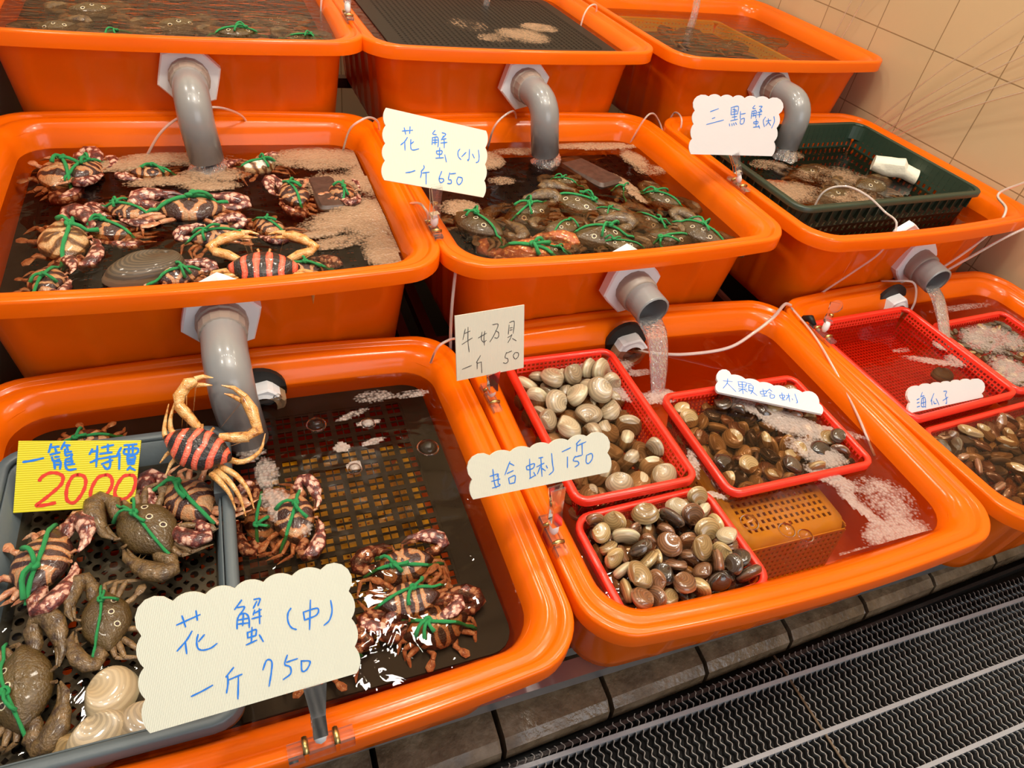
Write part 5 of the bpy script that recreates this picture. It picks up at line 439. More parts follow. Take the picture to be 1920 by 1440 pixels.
# ---------------------------------------------------------------- stepped steel rack
rack = empty('stepped_rack', (0, 0.5, -0.335)); tag(rack, 'stepped steel rack of angle bars carrying the orange tubs', 'rack')
def rackpart(name, a, c, wd, hg, mt):
    b = MB(); off = Vector((0, 0.5, -0.335)); b.bar(Vector(a) - off, Vector(c) - off, wd, hg); b.build(name, mt, rack, smooth=False)
for name, yy, zz, mt in (('front_rail', 0.074, -0.2345, 'steel'), ('front_rail', 0.115, -0.2345, 'steel'), ('shelf_rail', 0.49, -0.2345, 'rust'), ('shelf_rail', 0.64, -0.0885, 'rust'), ('shelf_rail', 1.02, -0.0885, 'rust'), ('shelf_rail', 1.18, 0.0555, 'rust'), ('shelf_rail', 1.55, 0.0555, 'rust')):
    rackpart(name, (-1.02, yy, zz), (0.955, yy, zz), 0.026, 0.024, M[mt])
for xx in (-0.372, -0.325, 0.305, 0.352):
    rackpart('cross_bar', (xx, 0.60, -0.1125), (xx, 1.06, -0.1125), 0.020, 0.022, M['rust'])
    rackpart('cross_bar', (xx, 0.53, -0.085), (xx, 0.60, -0.1125), 0.020, 0.022, M['rust'])
for xx in (-1.0, -0.348, 0.328, 0.94):
    for yy, zt in ((0.115, -0.247), (0.49, -0.247), (1.02, -0.101), (1.55, 0.043)):
        rackpart('upright', (xx, yy + .02, -0.334), (xx, yy + .02, zt), 0.022, 0.022, M['rust'] if yy > .2 else M['steel'])

# ---------------------------------------------------------------- tubs
TW, TD, BOW, BOWS = 0.65, 0.5651, 0.0177, 0.0044
def outline(d, r, rib=0.0, nc=9, ns=60, bk=1.0):
    hx, hy = TW / 2 - d, TD / 2 - d; P = []
    segs = [((hx - r, -hy), (hx - r, -hy + r), -90, (-(hx - r), -hy)), ]
    def side(ax, ay, bx, by, nx, ny, L, bow):
        for i in range(1, ns):
            t = i / ns; s = (t - .5) * L
            k = bow * 1.0
            q = 0.0
            if rib:
                for c in (-.2, -.1, 0.0, .1, .2):
                    c *= L / 0.55; q += rib * (1 / (1 + math.exp(-(s - c + .009) * 900)) - 1 / (1 + math.exp(-(s - c - .009) * 900)))
            P.append((ax + (bx - ax) * t + nx * q, ay + (by - ay) * t + ny * q))
    def corner(cx, cy, a0):
        for i in range(nc + 1):
            a = math.radians(a0 + 90 * i / nc); P.append((cx + r * math.cos(a), cy + r * math.sin(a)))
    side(-(hx - r), -hy, hx - r, -hy, 0, -1, 2 * (hx - r), BOW); corner(hx - r, -hy + r, -90)
    side(hx, -(hy - r), hx, hy - r, 1, 0, 2 * (hy - r), BOWS); corner(hx - r, hy - r, 0)
    side(hx - r, hy, -(hx - r), hy, 0, 1, 2 * (hx - r), BOW); corner(-(hx - r), hy - r, 90)
    side(-hx, hy - r, -hx, -(hy - r), -1, 0, 2 * (hy - r), BOWS); corner(-(hx - r), -(hy - r), 180)
    out = []
    for x, y in P:
        fy = max(0.0, 1 - (2 * x / TW) ** 2) * min(1, max(0, (abs(y) - TD / 2 + d + .046) / .046)); fx = max(0.0, 1 - (2 * y / TD) ** 2) * min(1, max(0, (abs(x) - TW / 2 + d + .046) / .046))
        out.append((x + math.copysign(BOWS * fx, x), y + math.copysign(BOW * bk * fy, y)))
    return out
def ring(d, z, r=0.056, rib=0.0):
    bk = 1.0 if z > -.016 or d < .01 else max(.3, 1 - (-.012 - z) * 18)
    return [Vector((x, y, z)) for x, y in outline(d, r, rib, bk=bk)]
def make_tub_mesh():
    b = MB(); prof = [(0.062, -0.220, .050, 0), (0.056, -0.214, .052, .0006), (0.0535, -0.195, .052, .0036), (0.041, -0.058, .052, .0036), (0.0395, -0.050, .052, .0004), (0.038, -0.018, .052, 0), (0.006, -0.012, .056, 0), (0.0035, -0.024, .056, 0), (0.0, -0.0245, .058, 0), (0.0, -0.0045, .058, 0), (0.0012, -0.001, .058, 0), (0.0035, 0.0, .057, 0), (0.0095, 0.0, .055, 0), (0.0125, -0.0015, .055, 0), (0.0145, -0.0055, .054, 0), (0.0175, -0.0062, .053, 0),
            (0.0215, -0.0045, .052, 0), (0.027, -0.0050, .050, 0), (0.034, -0.0095, .047, 0), (0.040, -0.018, .045, 0), (0.0438, -0.030, .044, 0), (0.0475, -0.06, .044, 0), (0.0585, -0.190, .044, 0), (0.064, -0.210, .044, 0), (0.075, -0.215, .04, 0)]
    b.rings([ring(d, z, r, rb) for d, z, r, rb in prof])
    return b
TUBS = {'A1': (-0.6637, 0.2826, 0.0, -0.0027), 'A2': (0.0, 0.2826, 0.0, -0.0139), 'A3': (0.6606, 0.2826, 0.0, 0.047), 'B1': (-0.6778, 0.8267, 0.1463, 0.0045), 'B2': (-0.0312, 0.8267, 0.1463, 0.027), 'B3': (0.6492, 0.8267, 0.1463, 0.0527),
        'C1': (-0.6877, 1.3613, 0.2899, 0.0039), 'C2': (-0.0517, 1.3613, 0.2899, 0.0331), 'C3': (0.6267, 1.3613, 0.2899, 0.0424)}
TLAB = {'A1': 'orange plastic tub in the front row with the grey basket and black mesh tray', 'A2': 'orange plastic tub in the front row holding red clam baskets and a yellow one', 'A3': 'orange plastic tub in the front row nearest the tiled wall, with long clams',
        'B1': 'orange plastic tub in the middle row crowded with striped crabs and foam', 'B2': 'orange plastic tub in the middle row full of olive crabs', 'B3': 'orange plastic tub in the middle row holding the dark green basket',
        'C1': 'orange plastic tub in the top row with olive crabs under rippled water', 'C2': 'orange plastic tub in the top row with a black tray under its water', 'C3': 'orange plastic tub in the top row beside the tiled wall, fed by a tap'}
tub_mesh = None; tub_o = {}
for k, (x, y, z, rz) in TUBS.items():
    t = empty('seafood_tub', (x, y, z), rz); tag(t, TLAB[k], 'tub', 'orange tubs on the stepped rack'); tub_o[k] = t
    if tub_mesh is None: o = make_tub_mesh().build('tub_shell', M['orange'], t, angle=1.0); tub_mesh = o.data
    else:
        o = bpy.data.objects.new('tub_shell', tub_mesh); COL.objects.link(o); o.parent = t

def L(k, p):                                           # world point -> frame of tub k
    x, y, z, rz = TUBS[k]; c, s = math.cos(-rz), math.sin(-rz); dx, dy = p[0] - x, p[1] - y
    return Vector((c * dx - s * dy, s * dx + c * dy, p[2] - z))

def hex_flange(b, c, ro, ri, th, ax=Vector((0, -1, 0)), rot=0.0):
    """hexagonal nut whose axis points to -y"""
    f = lambda r, n, yy, a0: [Vector((c[0] + r * math.cos(a0 + 2 * math.pi * i / n), c[1] + yy, c[2] + r * math.sin(a0 + 2 * math.pi * i / n))) for i in range(n)]
    def hexa(r, yy):
        P = []
        for i in range(24):
            a = 2 * math.pi * i / 24; k = (a - rot) % (math.pi / 3) - math.pi / 6; P.append(Vector((c[0] + r * math.cos(math.pi / 6) / math.cos(k) * math.cos(a), c[1] + yy, c[2] + r * math.cos(math.pi / 6) / math.cos(k) * math.sin(a))))
        return P
    b.rings([f(ri, 24, 0.006, 0), hexa(ro, 0.006), hexa(ro, -th + .003), hexa(ro - .003, -th), f(ri + .006, 24, -th, 0), f(ri, 24, -th - .002, 0), f(ri, 24, 0.006, 0)], False, False)

def hollow_pipe(b, path, r, th=0.0035, n=20, inner=0.06):
    P = [Vector(p) for p in path]
    b.tube(P, [r] * len(P), n, cap=False)
    end, t = P[-1], (P[-1] - P[-2]).normalized(); back = []
    acc = 0; Q = [P[-1]]
    for q in reversed(P[:-1]):
        acc += (Q[-1] - q).length; Q.append(q)
        if acc > inner: break
    k = len(b.v) - n
    i0 = b.tube(Q, [r - th] * len(Q), n, cap=False, up=(0, 0, 1))
    # join lip: nearest matching by angle
    lip_o = [Vector(v) for v in b.v[k:k + n]]; lip_i = [Vector(v) for v in b.v[i0:i0 + n]]
    off = min(range(n), key=lambda s: (lip_o[0] - lip_i[s]).length); sgn = 1 if (lip_o[1] - lip_i[(off + 1) % n]).length < (lip_o[1] - lip_i[(off - 1) % n]).length else -1
    for i in range(n):
        j = (i + 1) % n; b.f.append((k + i, k + j, i0 + (off + sgn * j) % n, i0 + (off + sgn * i) % n)); b.m.append(0)
    b.f.append(tuple(len(b.v) - n + i for i in range(n))); b.m.append(0)

def arc_path(c0, out, down, x1, rad=0.042, n=8):
    """horizontal out to -y, then bent down"""
    x, y, z = c0; P = [(x, y, z), (x, y - out * .4, z), (x, y - out + rad, z)]
    for i in range(1, n + 1):
        a = math.pi / 2 * i / n; P.append((x + (x1 - x) * .3 * i / n, y - out + rad - rad * math.sin(a), z - rad + rad * math.cos(a)))
    P.append((x1, y - out, z - down)); return P
for k, c, out, down, x1 in (('C1', (-0.677, 1.098, 0.218), 0.118, 0.103, -0.667), ('C2', (-0.034, 1.098, 0.218), 0.118, 0.103, -0.010), ('C3', (0.612, 1.105, 0.222), 0.128, 0.098, 0.612), ('B1', (-0.671, 0.563, 0.079), 0.132, 0.118, -0.662)):
    t = tub_o[k]; c = L(k, c); x1 = L(k, (x1, 0.9, 0)).x if k != 'C3' else c.x
    b = MB(); hex_flange(b, c, 0.056, 0.026, 0.014, rot=0.25); b.build('hex_flange', M['white'], t, smooth=False)
    b = MB(); hollow_pipe(b, arc_path((c.x, c.y + .02, c.z), out + .02, down, x1), 0.0290, inner=.03); dp = b.build('drain_pipe', M['grey'], t)
    b = MB(); f = lambda r, yy: [Vector((c.x + r * math.cos(2 * math.pi * i / 16), c.y + yy, c.z + r * math.sin(2 * math.pi * i / 16))) for i in range(16)]
    b.rings([f(.030, -.010), f(.0345, -.012), f(.0345, -.026), f(.032, -.028), f(.0315, -.048), f(.029, -.049)], False, False); b.build('pipe_collar', M['collar'], dp, smooth=False)
for k, c, e in (('B2', (-0.018, 0.561, 0.071), (-0.013, 0.480, 0.066)), ('B3', (0.695, 0.585, 0.046), (0.693, 0.508, 0.040))):
    t = tub_o[k]; c = L(k, c); e = L(k, e); d = e - c
    b = MB(); hex_flange(b, c, 0.056, 0.026, 0.014, rot=0.3); b.build('hex_flange', M['white'], t, smooth=False)
    b = MB(); hollow_pipe(b, [c + d * .2, c + d * .6, e - d * .03, e], 0.0298); dp = b.build('drain_pipe', M['grey'], t)
    b = MB(); b.tube([c + d * .08, c + d * .10, c + d * .48, c + d * .50], [.0335, .0335, .0335, .031], 16); b.build('pipe_collar', M['collar'], dp)
# nut inside the front wall and, in the front row, the overflow fitting in the back wall
for k, p in (('B1', (-0.669, 0.592, 0.086)), ('B2', (-0.015, 0.592, 0.086)), ('B3', (0.657, 0.602, 0.088))):
    b = MB(); c = L(k, p); hex_flange(b, (c.x, c.y + .004, c.z), 0.038, 0.02, 0.010, rot=0.5); b.build('inner_nut', M['white'], tub_o[k], smooth=False)
for k, p in (('A2', (-0.012, 0.530, -0.040)), ('A1', (-0.636, 0.530, -0.046)), ('A3', (0.638, 0.545, -0.034))):
    c = L(k, p); b = MB(); f = lambda r, yy, zz=0: [Vector((c.x + r * math.cos(2 * math.pi * i / 24), c.y + yy, c.z + zz + r * math.sin(2 * math.pi * i / 24))) for i in range(24)]
    b.rings([f(.040, -.004, .006), f(.040, .004, .006)]); b.build('overflow_hole_disc', M['dark'], tub_o[k], smooth=False)  # solid disc on the uncut wall; the hole's darkness is put into its colour
    b = MB(); hex_flange(b, (c.x + .004, c.y - .004, c.z - .006), 0.035, 0.019, 0.022, rot=0.2); b.rings([f(.019, -.012, -.006), f(.019, -.004, -.006)]); b.build('overflow_fitting', M['white'], tub_o[k], smooth=False)

# ---------------------------------------------------------------- water
def water(k, zw, mt, label):
    x, y, z, rz = TUBS[k]; zl = zw - z; d = 0.0438 + (-zl - 0.030) * 0.115
    b = MB(); out = outline(d, 0.044, 0, 6, 14, .42); n = len(out); c = [Vector((0, 0, zl))]
    b.add([(q[0], q[1], zl) for q in out], [tuple(range(n))])
    o = b.build('tub_water', mt, None, smooth=False); o.location = (x, y, z); o.rotation_euler = (0, 0, rz)
    return tag(o, label, 'water', kind='stuff')
ZW = {'A1': -0.035, 'A2': -0.035, 'A3': -0.032, 'B1': 0.100, 'B2': 0.100, 'B3': 0.100, 'C1': 0.260, 'C2': 0.262, 'C3': 0.252}
for k, mt in (('A1', 'water'), ('A2', 'wstill'), ('A3', 'wstill'), ('B1', 'water'), ('B2', 'water'), ('B3', 'water'), ('C1', 'wfar'), ('C2', 'wfar'), ('C3', 'wfar')):
    water(k, ZW[k], M[mt], 'water in the ' + TLAB[k].replace('orange plastic ', ''))

# ---------------------------------------------------------------- baskets, trays, blocks
def rrect(hx, hy, r, z, n=5):
    P = []
    for cx, cy, a0 in ((hx - r, -hy + r, -90), (hx - r, hy - r, 0), (-hx + r, hy - r, 90), (-hx + r, -hy + r, 180)):
        for i in range(n + 1):
            a = math.radians(a0 + 90 * i / n); P.append(Vector((cx + r * math.cos(a), cy + r * math.sin(a), z)))
    return P
def rim_mesh(hx, hy, r, wd, ht, z):
    b = MB(); rs = []
    for d, zz in ((0, z - ht), (0, z - .002), (.002, z), (wd - .002, z), (wd, z - .002), (wd, z - ht * .7), (.0015, z - ht * .7), (0.0, z - ht)):
        rs.append(rrect(hx - d, hy - d, max(r - d, .004), zz))
    b.rings(rs, False, False); return b
def lattice(b, o, u, v, nu, nv, bw, th, skip=None):
    """grid of bars filling the parallelogram o, o+u, o+u+v, o+v"""
    o, u, v = Vector(o), Vector(u), Vector(v); n = u.cross(v).normalized()
    for i in range(nu + 1):
        p = o + u * (i / nu); b.bar(p, p + v, bw, th, n)
    for j in range(nv + 1):
        p = o + v * (j / nv); b.bar(p, p + u, bw, th * .8, n)
def basket(name, label, cx, cy, sx, sy, rz, zr, depth, mt, rim=.010, taper=.012, pitch=.0075, bw=.0028, r=.022, ht=.012, holes=False, group=None, sides=True):
    t = empty(name, (cx, cy, zr - depth), rz); tag(t, label, 'basket', group)
    hx, hy = sx / 2, sy / 2
    rim_mesh(hx, hy, r, rim, ht, depth).build('rim', mt, t)
    gx, gy = hx - rim - .001, hy - rim - .001; bx, by = gx - taper, gy - taper
    if holes:                                           # plate with round drain holes
        b = MB(); p = .0165; nx, ny = int(2 * bx / p), int(2 * by / p)
        for i in range(nx):
            for j in range(ny):
                x0, y0 = -bx + i * 2 * bx / nx, -by + j * 2 * by / ny; wx, wy = 2 * bx / nx, 2 * by / ny; sh = 0
                sq = []; ci = []
                for k in range(12):
                    a = 2 * math.pi * k / 12; c, s = math.cos(a), math.sin(a); m_ = max(abs(c), abs(s))
                    sq.append((x0 + wx / 2 + c / m_ * wx / 2, y0 + wy / 2 + s / m_ * wy / 2, 0.001)); ci.append((x0 + wx / 2 + c * .0047, y0 + wy / 2 + s * .0047, 0.001))
                solid = (i % 8 == 7)
                if solid: b.add(sq, [tuple(range(12))])
                else: b.add(sq + ci, [(k, (k + 1) % 12, 12 + (k + 1) % 12, 12 + k) for k in range(12)])
        b.build('holed_floor', mt, t, smooth=False)
        b = MB(); b.rings([rrect(bx, by, r * .7, 0.0), rrect(bx + taper * .5, by + taper * .5, r * .8, depth * .5), rrect(gx, gy, r * .8, depth - .004), rrect(gx - .002, gy - .002, r * .8, depth - .004), rrect(bx - .002, by - .002, r * .7, 0.001)], False, False); b.build('side_wall', mt, t)
    else:
        b = MB(); lattice(b, (-bx, -by, 0.0015), (2 * bx, 0, 0), (0, 2 * by, 0), max(3, int(2 * bx / pitch)), max(3, int(2 * by / pitch)), bw, .002); b.build('floor_lattice', mt, t, smooth=False)
        if sides:
            b = MB()
            for sgn in (-1, 1):
                lattice(b, (-bx, sgn * by, 0), (2 * bx, 0, 0), (0, sgn * (gy - by), depth - ht * .5), int(2 * bx / pitch), max(2, int(depth / pitch)), bw, .002)
                lattice(b, (sgn * bx, -by, 0), (0, 2 * by, 0), (sgn * (gx - bx), 0, depth - ht * .5), int(2 * by / pitch), max(2, int(depth / pitch)), bw, .002)
            b.build('side_lattice', mt, t, smooth=False)
    return t
gb = basket('perforated_basket', 'blue-grey perforated basket of crabs and big clams in the near tub', -0.812, 0.232, 0.258, 0.398, -0.02, 0.002, 0.056, M['greyblue'], rim=.013, holes=True, ht=.016, r=.03)
b = MB(); b.box((0.117, 0.09, 0.051), (.0085, .016, .0105)); b.tube([(0.117, 0.094, .0615), (0.117, 0.094, .0635)], .004, 10); b.build('hinge_tab', M['greyblue'], gb, smooth=False)
basket('clam_basket', 'red basket heaped with pale cream clams behind the long price card', -0.163, 0.348, 0.197, 0.303, -0.01, -0.014, 0.064, M['red'], group='red baskets')
basket('clam_basket', 'red basket of dark clams streaked with foam under the stream', 0.108, 0.271, 0.277, 0.216, -0.01, -0.024, 0.060, M['red'], group='red baskets')
basket('clam_basket', 'red basket of glossy brown clams at the front rim beside the yellow basket', -0.162, 0.110, 0.220, 0.172, 0.02, -0.031, 0.056, M['red'], group='red baskets', r=.03)
basket('clam_basket', 'nearly empty red basket with one dark clam on its lattice', 0.508, 0.364, 0.280, 0.278, 0.045, -0.013, 0.062, M['red'], group='red baskets')
basket('clam_basket', 'red basket full of small foamy clams beside the tiled wall', 0.780, 0.352, 0.235, 0.215, 0.045, -0.022, 0.056, M['red'], group='red baskets')
basket('clam_basket', 'red basket of long brown clams at the front, below the sea clam card', 0.612, 0.126, 0.44, 0.19, 0.045, -0.028, 0.058, M['red'], group='red baskets')
# upside-down yellow basket standing on the tub floor
t = empty('yellow_basket', (0.066, 0.190, -0.2135), -0.02); tag(t, 'yellow perforated basket turned upside down under water in front of dark clams', 'basket')
b = MB(); lattice(b, (-.078, -.072, .146), (.156, 0, 0), (0, .150, 0), 15, 13, .0052, .002); b.build('base_lattice', M['yellow'], t, smooth=False)
b = MB(); o1, o2 = rrect(.105, .103, .02, .0), rrect(.092, .092, .02, .1375); o3 = rrect(.0885, .0885, .018, .1475); o4 = rrect(.076, .073, .01, .1475)
b.rings([o2, o3, o4], False, False); b.rings([[q + Vector((0, 0, .03)) for q in o1], o1, [q * .96 for q in o1]], False, False); b.build('frame', M['yellow'], t)
b = MB()
for sgn in (-1, 1):
    lattice(b, (-.085, sgn * .101, .03), (.17, 0, 0), (0, -sgn * .009, .108), 18, 10, .0048, .002); lattice(b, (sgn * .103, -.085, .03), (0, .17, 0), (-sgn * .011, 0, .108), 18, 10, .0048, .002)
b.build('side_lattice', M['yellow'], t, smooth=False)
# dark green crate
t = basket('crate', 'dark green plastic crate with slotted sides standing in the tub by the tiled wall', 0.632, 0.836, 0.548, 0.392, 0.055, 0.156, 0.110, M['dgreen'], rim=.012, taper=.014, pitch=.016, bw=.009, ht=.010, r=.035)
b = MB(); b.rings([rrect(.262, .184, .03, .075), rrect(.266, .188, .03, .105), rrect(.2605, .1825, .03, .105), rrect(.2565, .1785, .03, .075), rrect(.262, .184, .03, .075)], False, False)
for i in range(19):
    for sg in (-1, 1): b.box((-.235 + i * .026, sg * .188, .089), (.0012, .005, .0145))
for i in range(13):
    for sg in (-1, 1): b.box((sg * .266, -.16 + i * .0265, .089), (.005, .0012, .0145))
b.build('ribbed_band', M['dgreen'], t, smooth=False)
# black mesh trays
def tray(label, cx, cy, sx, sy, rz, z, border, cell, grp, bw=.0075):
    t = empty('mesh_tray', (cx, cy, z), rz); tag(t, label, 'tray', grp); hx, hy = sx / 2, sy / 2
    b = MB(); b.rings([rrect(hx, hy, .03, 0), rrect(hx, hy, .03, .004), rrect(hx - border, hy - border, .012, .004), rrect(hx - border, hy - border, .012, 0), rrect(hx, hy, .03, 0)], False, False); b.build('border', M['black'], t, smooth=False)
    ix, iy = hx - border, hy - border; b = MB(); nx, ny = round(2 * ix / cell), round(2 * iy / cell)
    lattice(b, (-ix, -iy, .002), (2 * ix, 0, 0), (0, 2 * iy, 0), nx, ny, bw, .003)
    for i in range(nx):
        x = -ix + (i + .5) * 2 * ix / nx; b.bar((x, -iy, .002), (x, iy, .002), .0016, .002)
    for j in range(ny):
        y = -iy + (j + .5) * 2 * iy / ny; b.bar((-ix, y + .001, .002), (ix, y + .001, .002), .0016, .002); b.bar((-ix, y - .002, .003), (ix, y - .002, .003), .0008, .001)
    b.build('mesh', M['black'], t, smooth=False); return t
G = 'black mesh trays under the water'
tray('black mesh tray sunk in the near tub beside the grey basket', -0.664, 0.288, 0.535, 0.470, -0.004, -0.062, .038, .0275, G)
tray('black mesh tray under the striped crabs in the middle row', -0.678, 0.8267, 0.535, 0.45, 0.0045, 0.074, .022, .0235, G, .0125)
tray('black mesh tray under the olive crabs in the middle row', -0.0312, 0.8267, 0.535, 0.45, 0.027, 0.070, .022, .0235, G, .0135)
tray('black mesh tray under a thin film of water in the top row', -0.050, 1.360, 0.520, 0.440, 0.0331, 0.2605, .030, .0125, G)
t = tray('black mesh tray below the crabs in the top row under green twine', -0.6877, 1.3613, 0.54, 0.45, 0.0039, 0.232, .03, .03, G)
basket('sunken_basket', 'yellow basket dimly seen through the black mesh of the near tub', -0.540, 0.260, 0.200, 0.320, -0.01, -0.085, 0.05, M['yellow'], rim=.02, pitch=.012, bw=.009)
t = basket('sunken_basket', 'ochre basket edge under cloudy water in the far tub by the tiled wall', 0.560, 1.350, 0.40, 0.40, 0.0424, 0.247, 0.05, M['yellow'], rim=.008, pitch=.012, bw=.008)
b = MB(); b.rings([rrect(.19, .19, .02, .012), rrect(.19, .19, .02, .018)]); b.build('silt', M['block'], t, smooth=False)

def block(name, label, c, h, rz, mt, cat='block', tilt=0.0, bev=.006):
    b = MB(); hx, hy, hz = h
    b.rings([rrect(hx - bev, hy - bev, .008, -hz), rrect(hx, hy, .01, -hz + bev), rrect(hx, hy, .01, hz - bev), rrect(hx - bev, hy - bev, .008, hz)])
    o = b.build(name, mt, None, angle=.6); o.location = c; o.rotation_euler = (tilt, 0, rz); return tag(o, label, cat)
block('weight_block', 'flat dark brown block weighing down the tray among striped crabs', (-0.478, 0.868, 0.090), (.026, .060, .0145), 0.06, M['block'])
block('weight_block', 'brown brick sunk between olive crabs near the falling water', (0.068, 0.928, 0.087), (.036, .075, .016), 0.35, M['block'], tilt=-.06)
b = MB(); b.rings([[Vector((x, y * (1 + .08 * math.sin(k * 2)), z + .003 * math.sin(x * 90))) for x, y, z in prof] for k, prof in enumerate([[(xx, .020 * c_, .017 * s_ + (0.011 if -.045 < xx < .018 and s_ > .3 else 0)) for c_, s_ in [(math.cos(a), math.sin(a)) for a in (i * math.pi / 8 for i in range(16))]] for xx in (-.052, -.048, -.02, -.004, .012, .022, .045, .052)])])
o = b.build('foam_float', M['foamblock'], None, angle=.5); o.location = (0.852, 0.850, 0.118); o.rotation_euler = (0, 0, -0.75); tag(o, 'broken white foam block floating inside the dark green crate', 'float')

# ---------------------------------------------------------------- crabs
HALF = [(0.0, .27), (.06, .285), (.12, .27), (.2, .245), (.3, .19), (.4, .11), (.475, .02), (.5, -.035), (.43, -.10), (.36, -.17), (.27, -.25), (.17, -.315), (.08, -.335), (0, -.34)]
def shell_outline(n=72):
    P = [Vector((x, y, 0)) for x, y in HALF]; dense = []
    for a, c in zip(P[:-1], P[1:]):
        for i in range(12): dense.append(a.lerp(c, i / 12))
    dense.append(P[-1]); ln = [0]
    for a, c in zip(dense[:-1], dense[1:]): ln.append(ln[-1] + (c - a).length)
    half = []
    for k in range(n // 2 + 1):
        t = ln[-1] * k / (n // 2); i = min(range(len(ln)), key=lambda q: abs(ln[q] - t)); q = dense[i].copy()
        if .10 < q.x and q.y > -.03: 
            ph = (t / ln[-1] * 20) % 1.0; q *= 1.0 + .055 * (0.5 - abs(ph - .5)) * (1 if q.x > .05 else 0) - .012
        half.append(q)
    return half + [Vector((-q.x, q.y, 0)) for q in reversed(half[1:-1])]
OUT = shell_outline()
CEN = Vector((0, -.02, 0))
def dome(x, y, H=.17):
    """height of the back above the margin plane"""
    q = Vector((x, y, 0)) - CEN; a = math.atan2(q.x, q.y); r = q.length; best = min(OUT, key=lambda p: abs(math.atan2((p - CEN).x, (p - CEN).y) - a)); rho = r / (best - CEN).length
    return H * max(0, 1 - rho ** 2.4) ** .62 if rho < 1 else -0.02 - .1 * (rho - 1)
def limb(b, path, rad, mi, n=8, squash=.75, near=(.25, 0)):
    k = b.tube(path, rad, n, mi, squash=squash)
    j = min(range(len(OUT)), key=lambda i: (OUT[i] - Vector(path[0])).length)
    b.f.append((k, k + 1, b.rim0 + j)); b.m.append(mi)
def crab_body(seed, H=.17, claws=None, legs=None, spread=1.0, curl=0.0):
    rr = random.Random(seed); b = MB(); n = len(OUT)
    rs = []
    for r in (.02, .16, .32, .48, .62, .75, .86, .94, .985, 1.0):
        rs.append([CEN + (p - CEN) * r + Vector((0, 0, H * (1 - r ** 2.4) ** .62 * (1 + .05 * math.sin(9 * r + 4 * i / n * 6.283) * (1 - r)) - .010 * math.exp(-((r - .5) / .1) ** 2) * abs(math.sin(6 * i / n * 6.283)))) for i, p in enumerate(OUT)])
    top = len(rs)
    for r, z in ((.985, -.03), (.93, -.065), (.75, -.11), (.45, -.135), (.05, -.14)): rs.append([CEN + (p - CEN) * r + Vector((0, 0, z)) for p in OUT])
    b.rings(rs, True, True, 0); b.rim0 = (top - 1) * n
    for s in (-1, 1):                                   # eyes
        limb(b, [(.05 * s, .22, .02), (.075 * s, .30, .05), (.085 * s, .325, .065)], [.018, .02, .022], 2, 6, 1.0)
    if claws is None:
        for s in (-1, 1):
            e = 1 + .10 * rr.uniform(-1, 1); o = rr.uniform(-.03, .03) + curl; w_ = rr.uniform(.92, 1.12)
            limb(b, [(.30 * s, .06, -.03), (.44 * s, .10, -.02), (.58 * s * e, .06 + o, -.005), (.66 * s * e, .10 + o, .0)], [.06, .08, .10, .06], 1)
            limb(b, [(.62 * s * e, .04 + o, .0), (.70 * s * e, .12 + o, .02), (.68 * s * e, .22 + o, .035), (.56 * s * e, .305 + o, .045), (.42 * s * e, .345 + o, .04), (.30 * s * e, .355 + o, .035)], [.05, .105 * w_, .125 * w_, .125 * w_, .105, .06], 1, 10, .66)
            limb(b, [(.36 * s * e, .365 + o, .05), (.22 * s * e, .385 + o, .05), (.08 * s * e, .335 + o, .035)], [.06, .045, .010], 1, 6)
            limb(b, [(.36 * s * e, .325 + o, .015), (.22 * s * e, .33 + o, .01), (.10 * s * e, .305 + o, .015)], [.05, .036, .008], 1, 6)
    else:
        for arm in claws: 
            for path, rad in arm: limb(b, path, rad, 1, 10, .78)
    if legs is None:
        for s in (-1, 1):
            for i in range(3):
                y0 = -.04 - .075 * i; k = spread * rr.uniform(.75, 1.1); a = -.12 - .28 * i + rr.uniform(-.15, .15)
                kx, ky = .38 + .30 * k * math.cos(a), y0 + .30 * k * math.sin(a); tx, ty = kx + .22 * k * math.cos(a - 1.0), ky + .30 * k * math.sin(a - .9)
                limb(b, [(.34 * s, y0, -.05), ((.34 + kx) / 2 * s, (y0 + ky) / 2, -.02), (kx * s, ky, -.03)], [.045, .046, .03], 2, 7, .8)
                limb(b, [(kx * s, ky, -.03), ((kx + tx) / 2 * s, (ky + ty) / 2, -.06), (tx * s, ty, -.10)], [.032, .026, .005], 2, 6, .8)
            k = rr.uniform(.8, 1.1) * spread
            limb(b, [(.20 * s, -.27, -.05), (.34 * s * k, -.37, -.02), (.42 * s * k, -.43, -.02)], [.045, .045, .035], 2, 7, .8)
            limb(b, [(.41 * s * k, -.42, -.02), (.50 * s * k, -.48, -.02), (.60 * s * k, -.53, -.025), (.66 * s * k, -.56, -.03)], [.03, .06, .06, .012], 2, 8, .3)
    else:
        for path, rad in legs: limb(b, path, rad, 2, 8, .8)
    return b
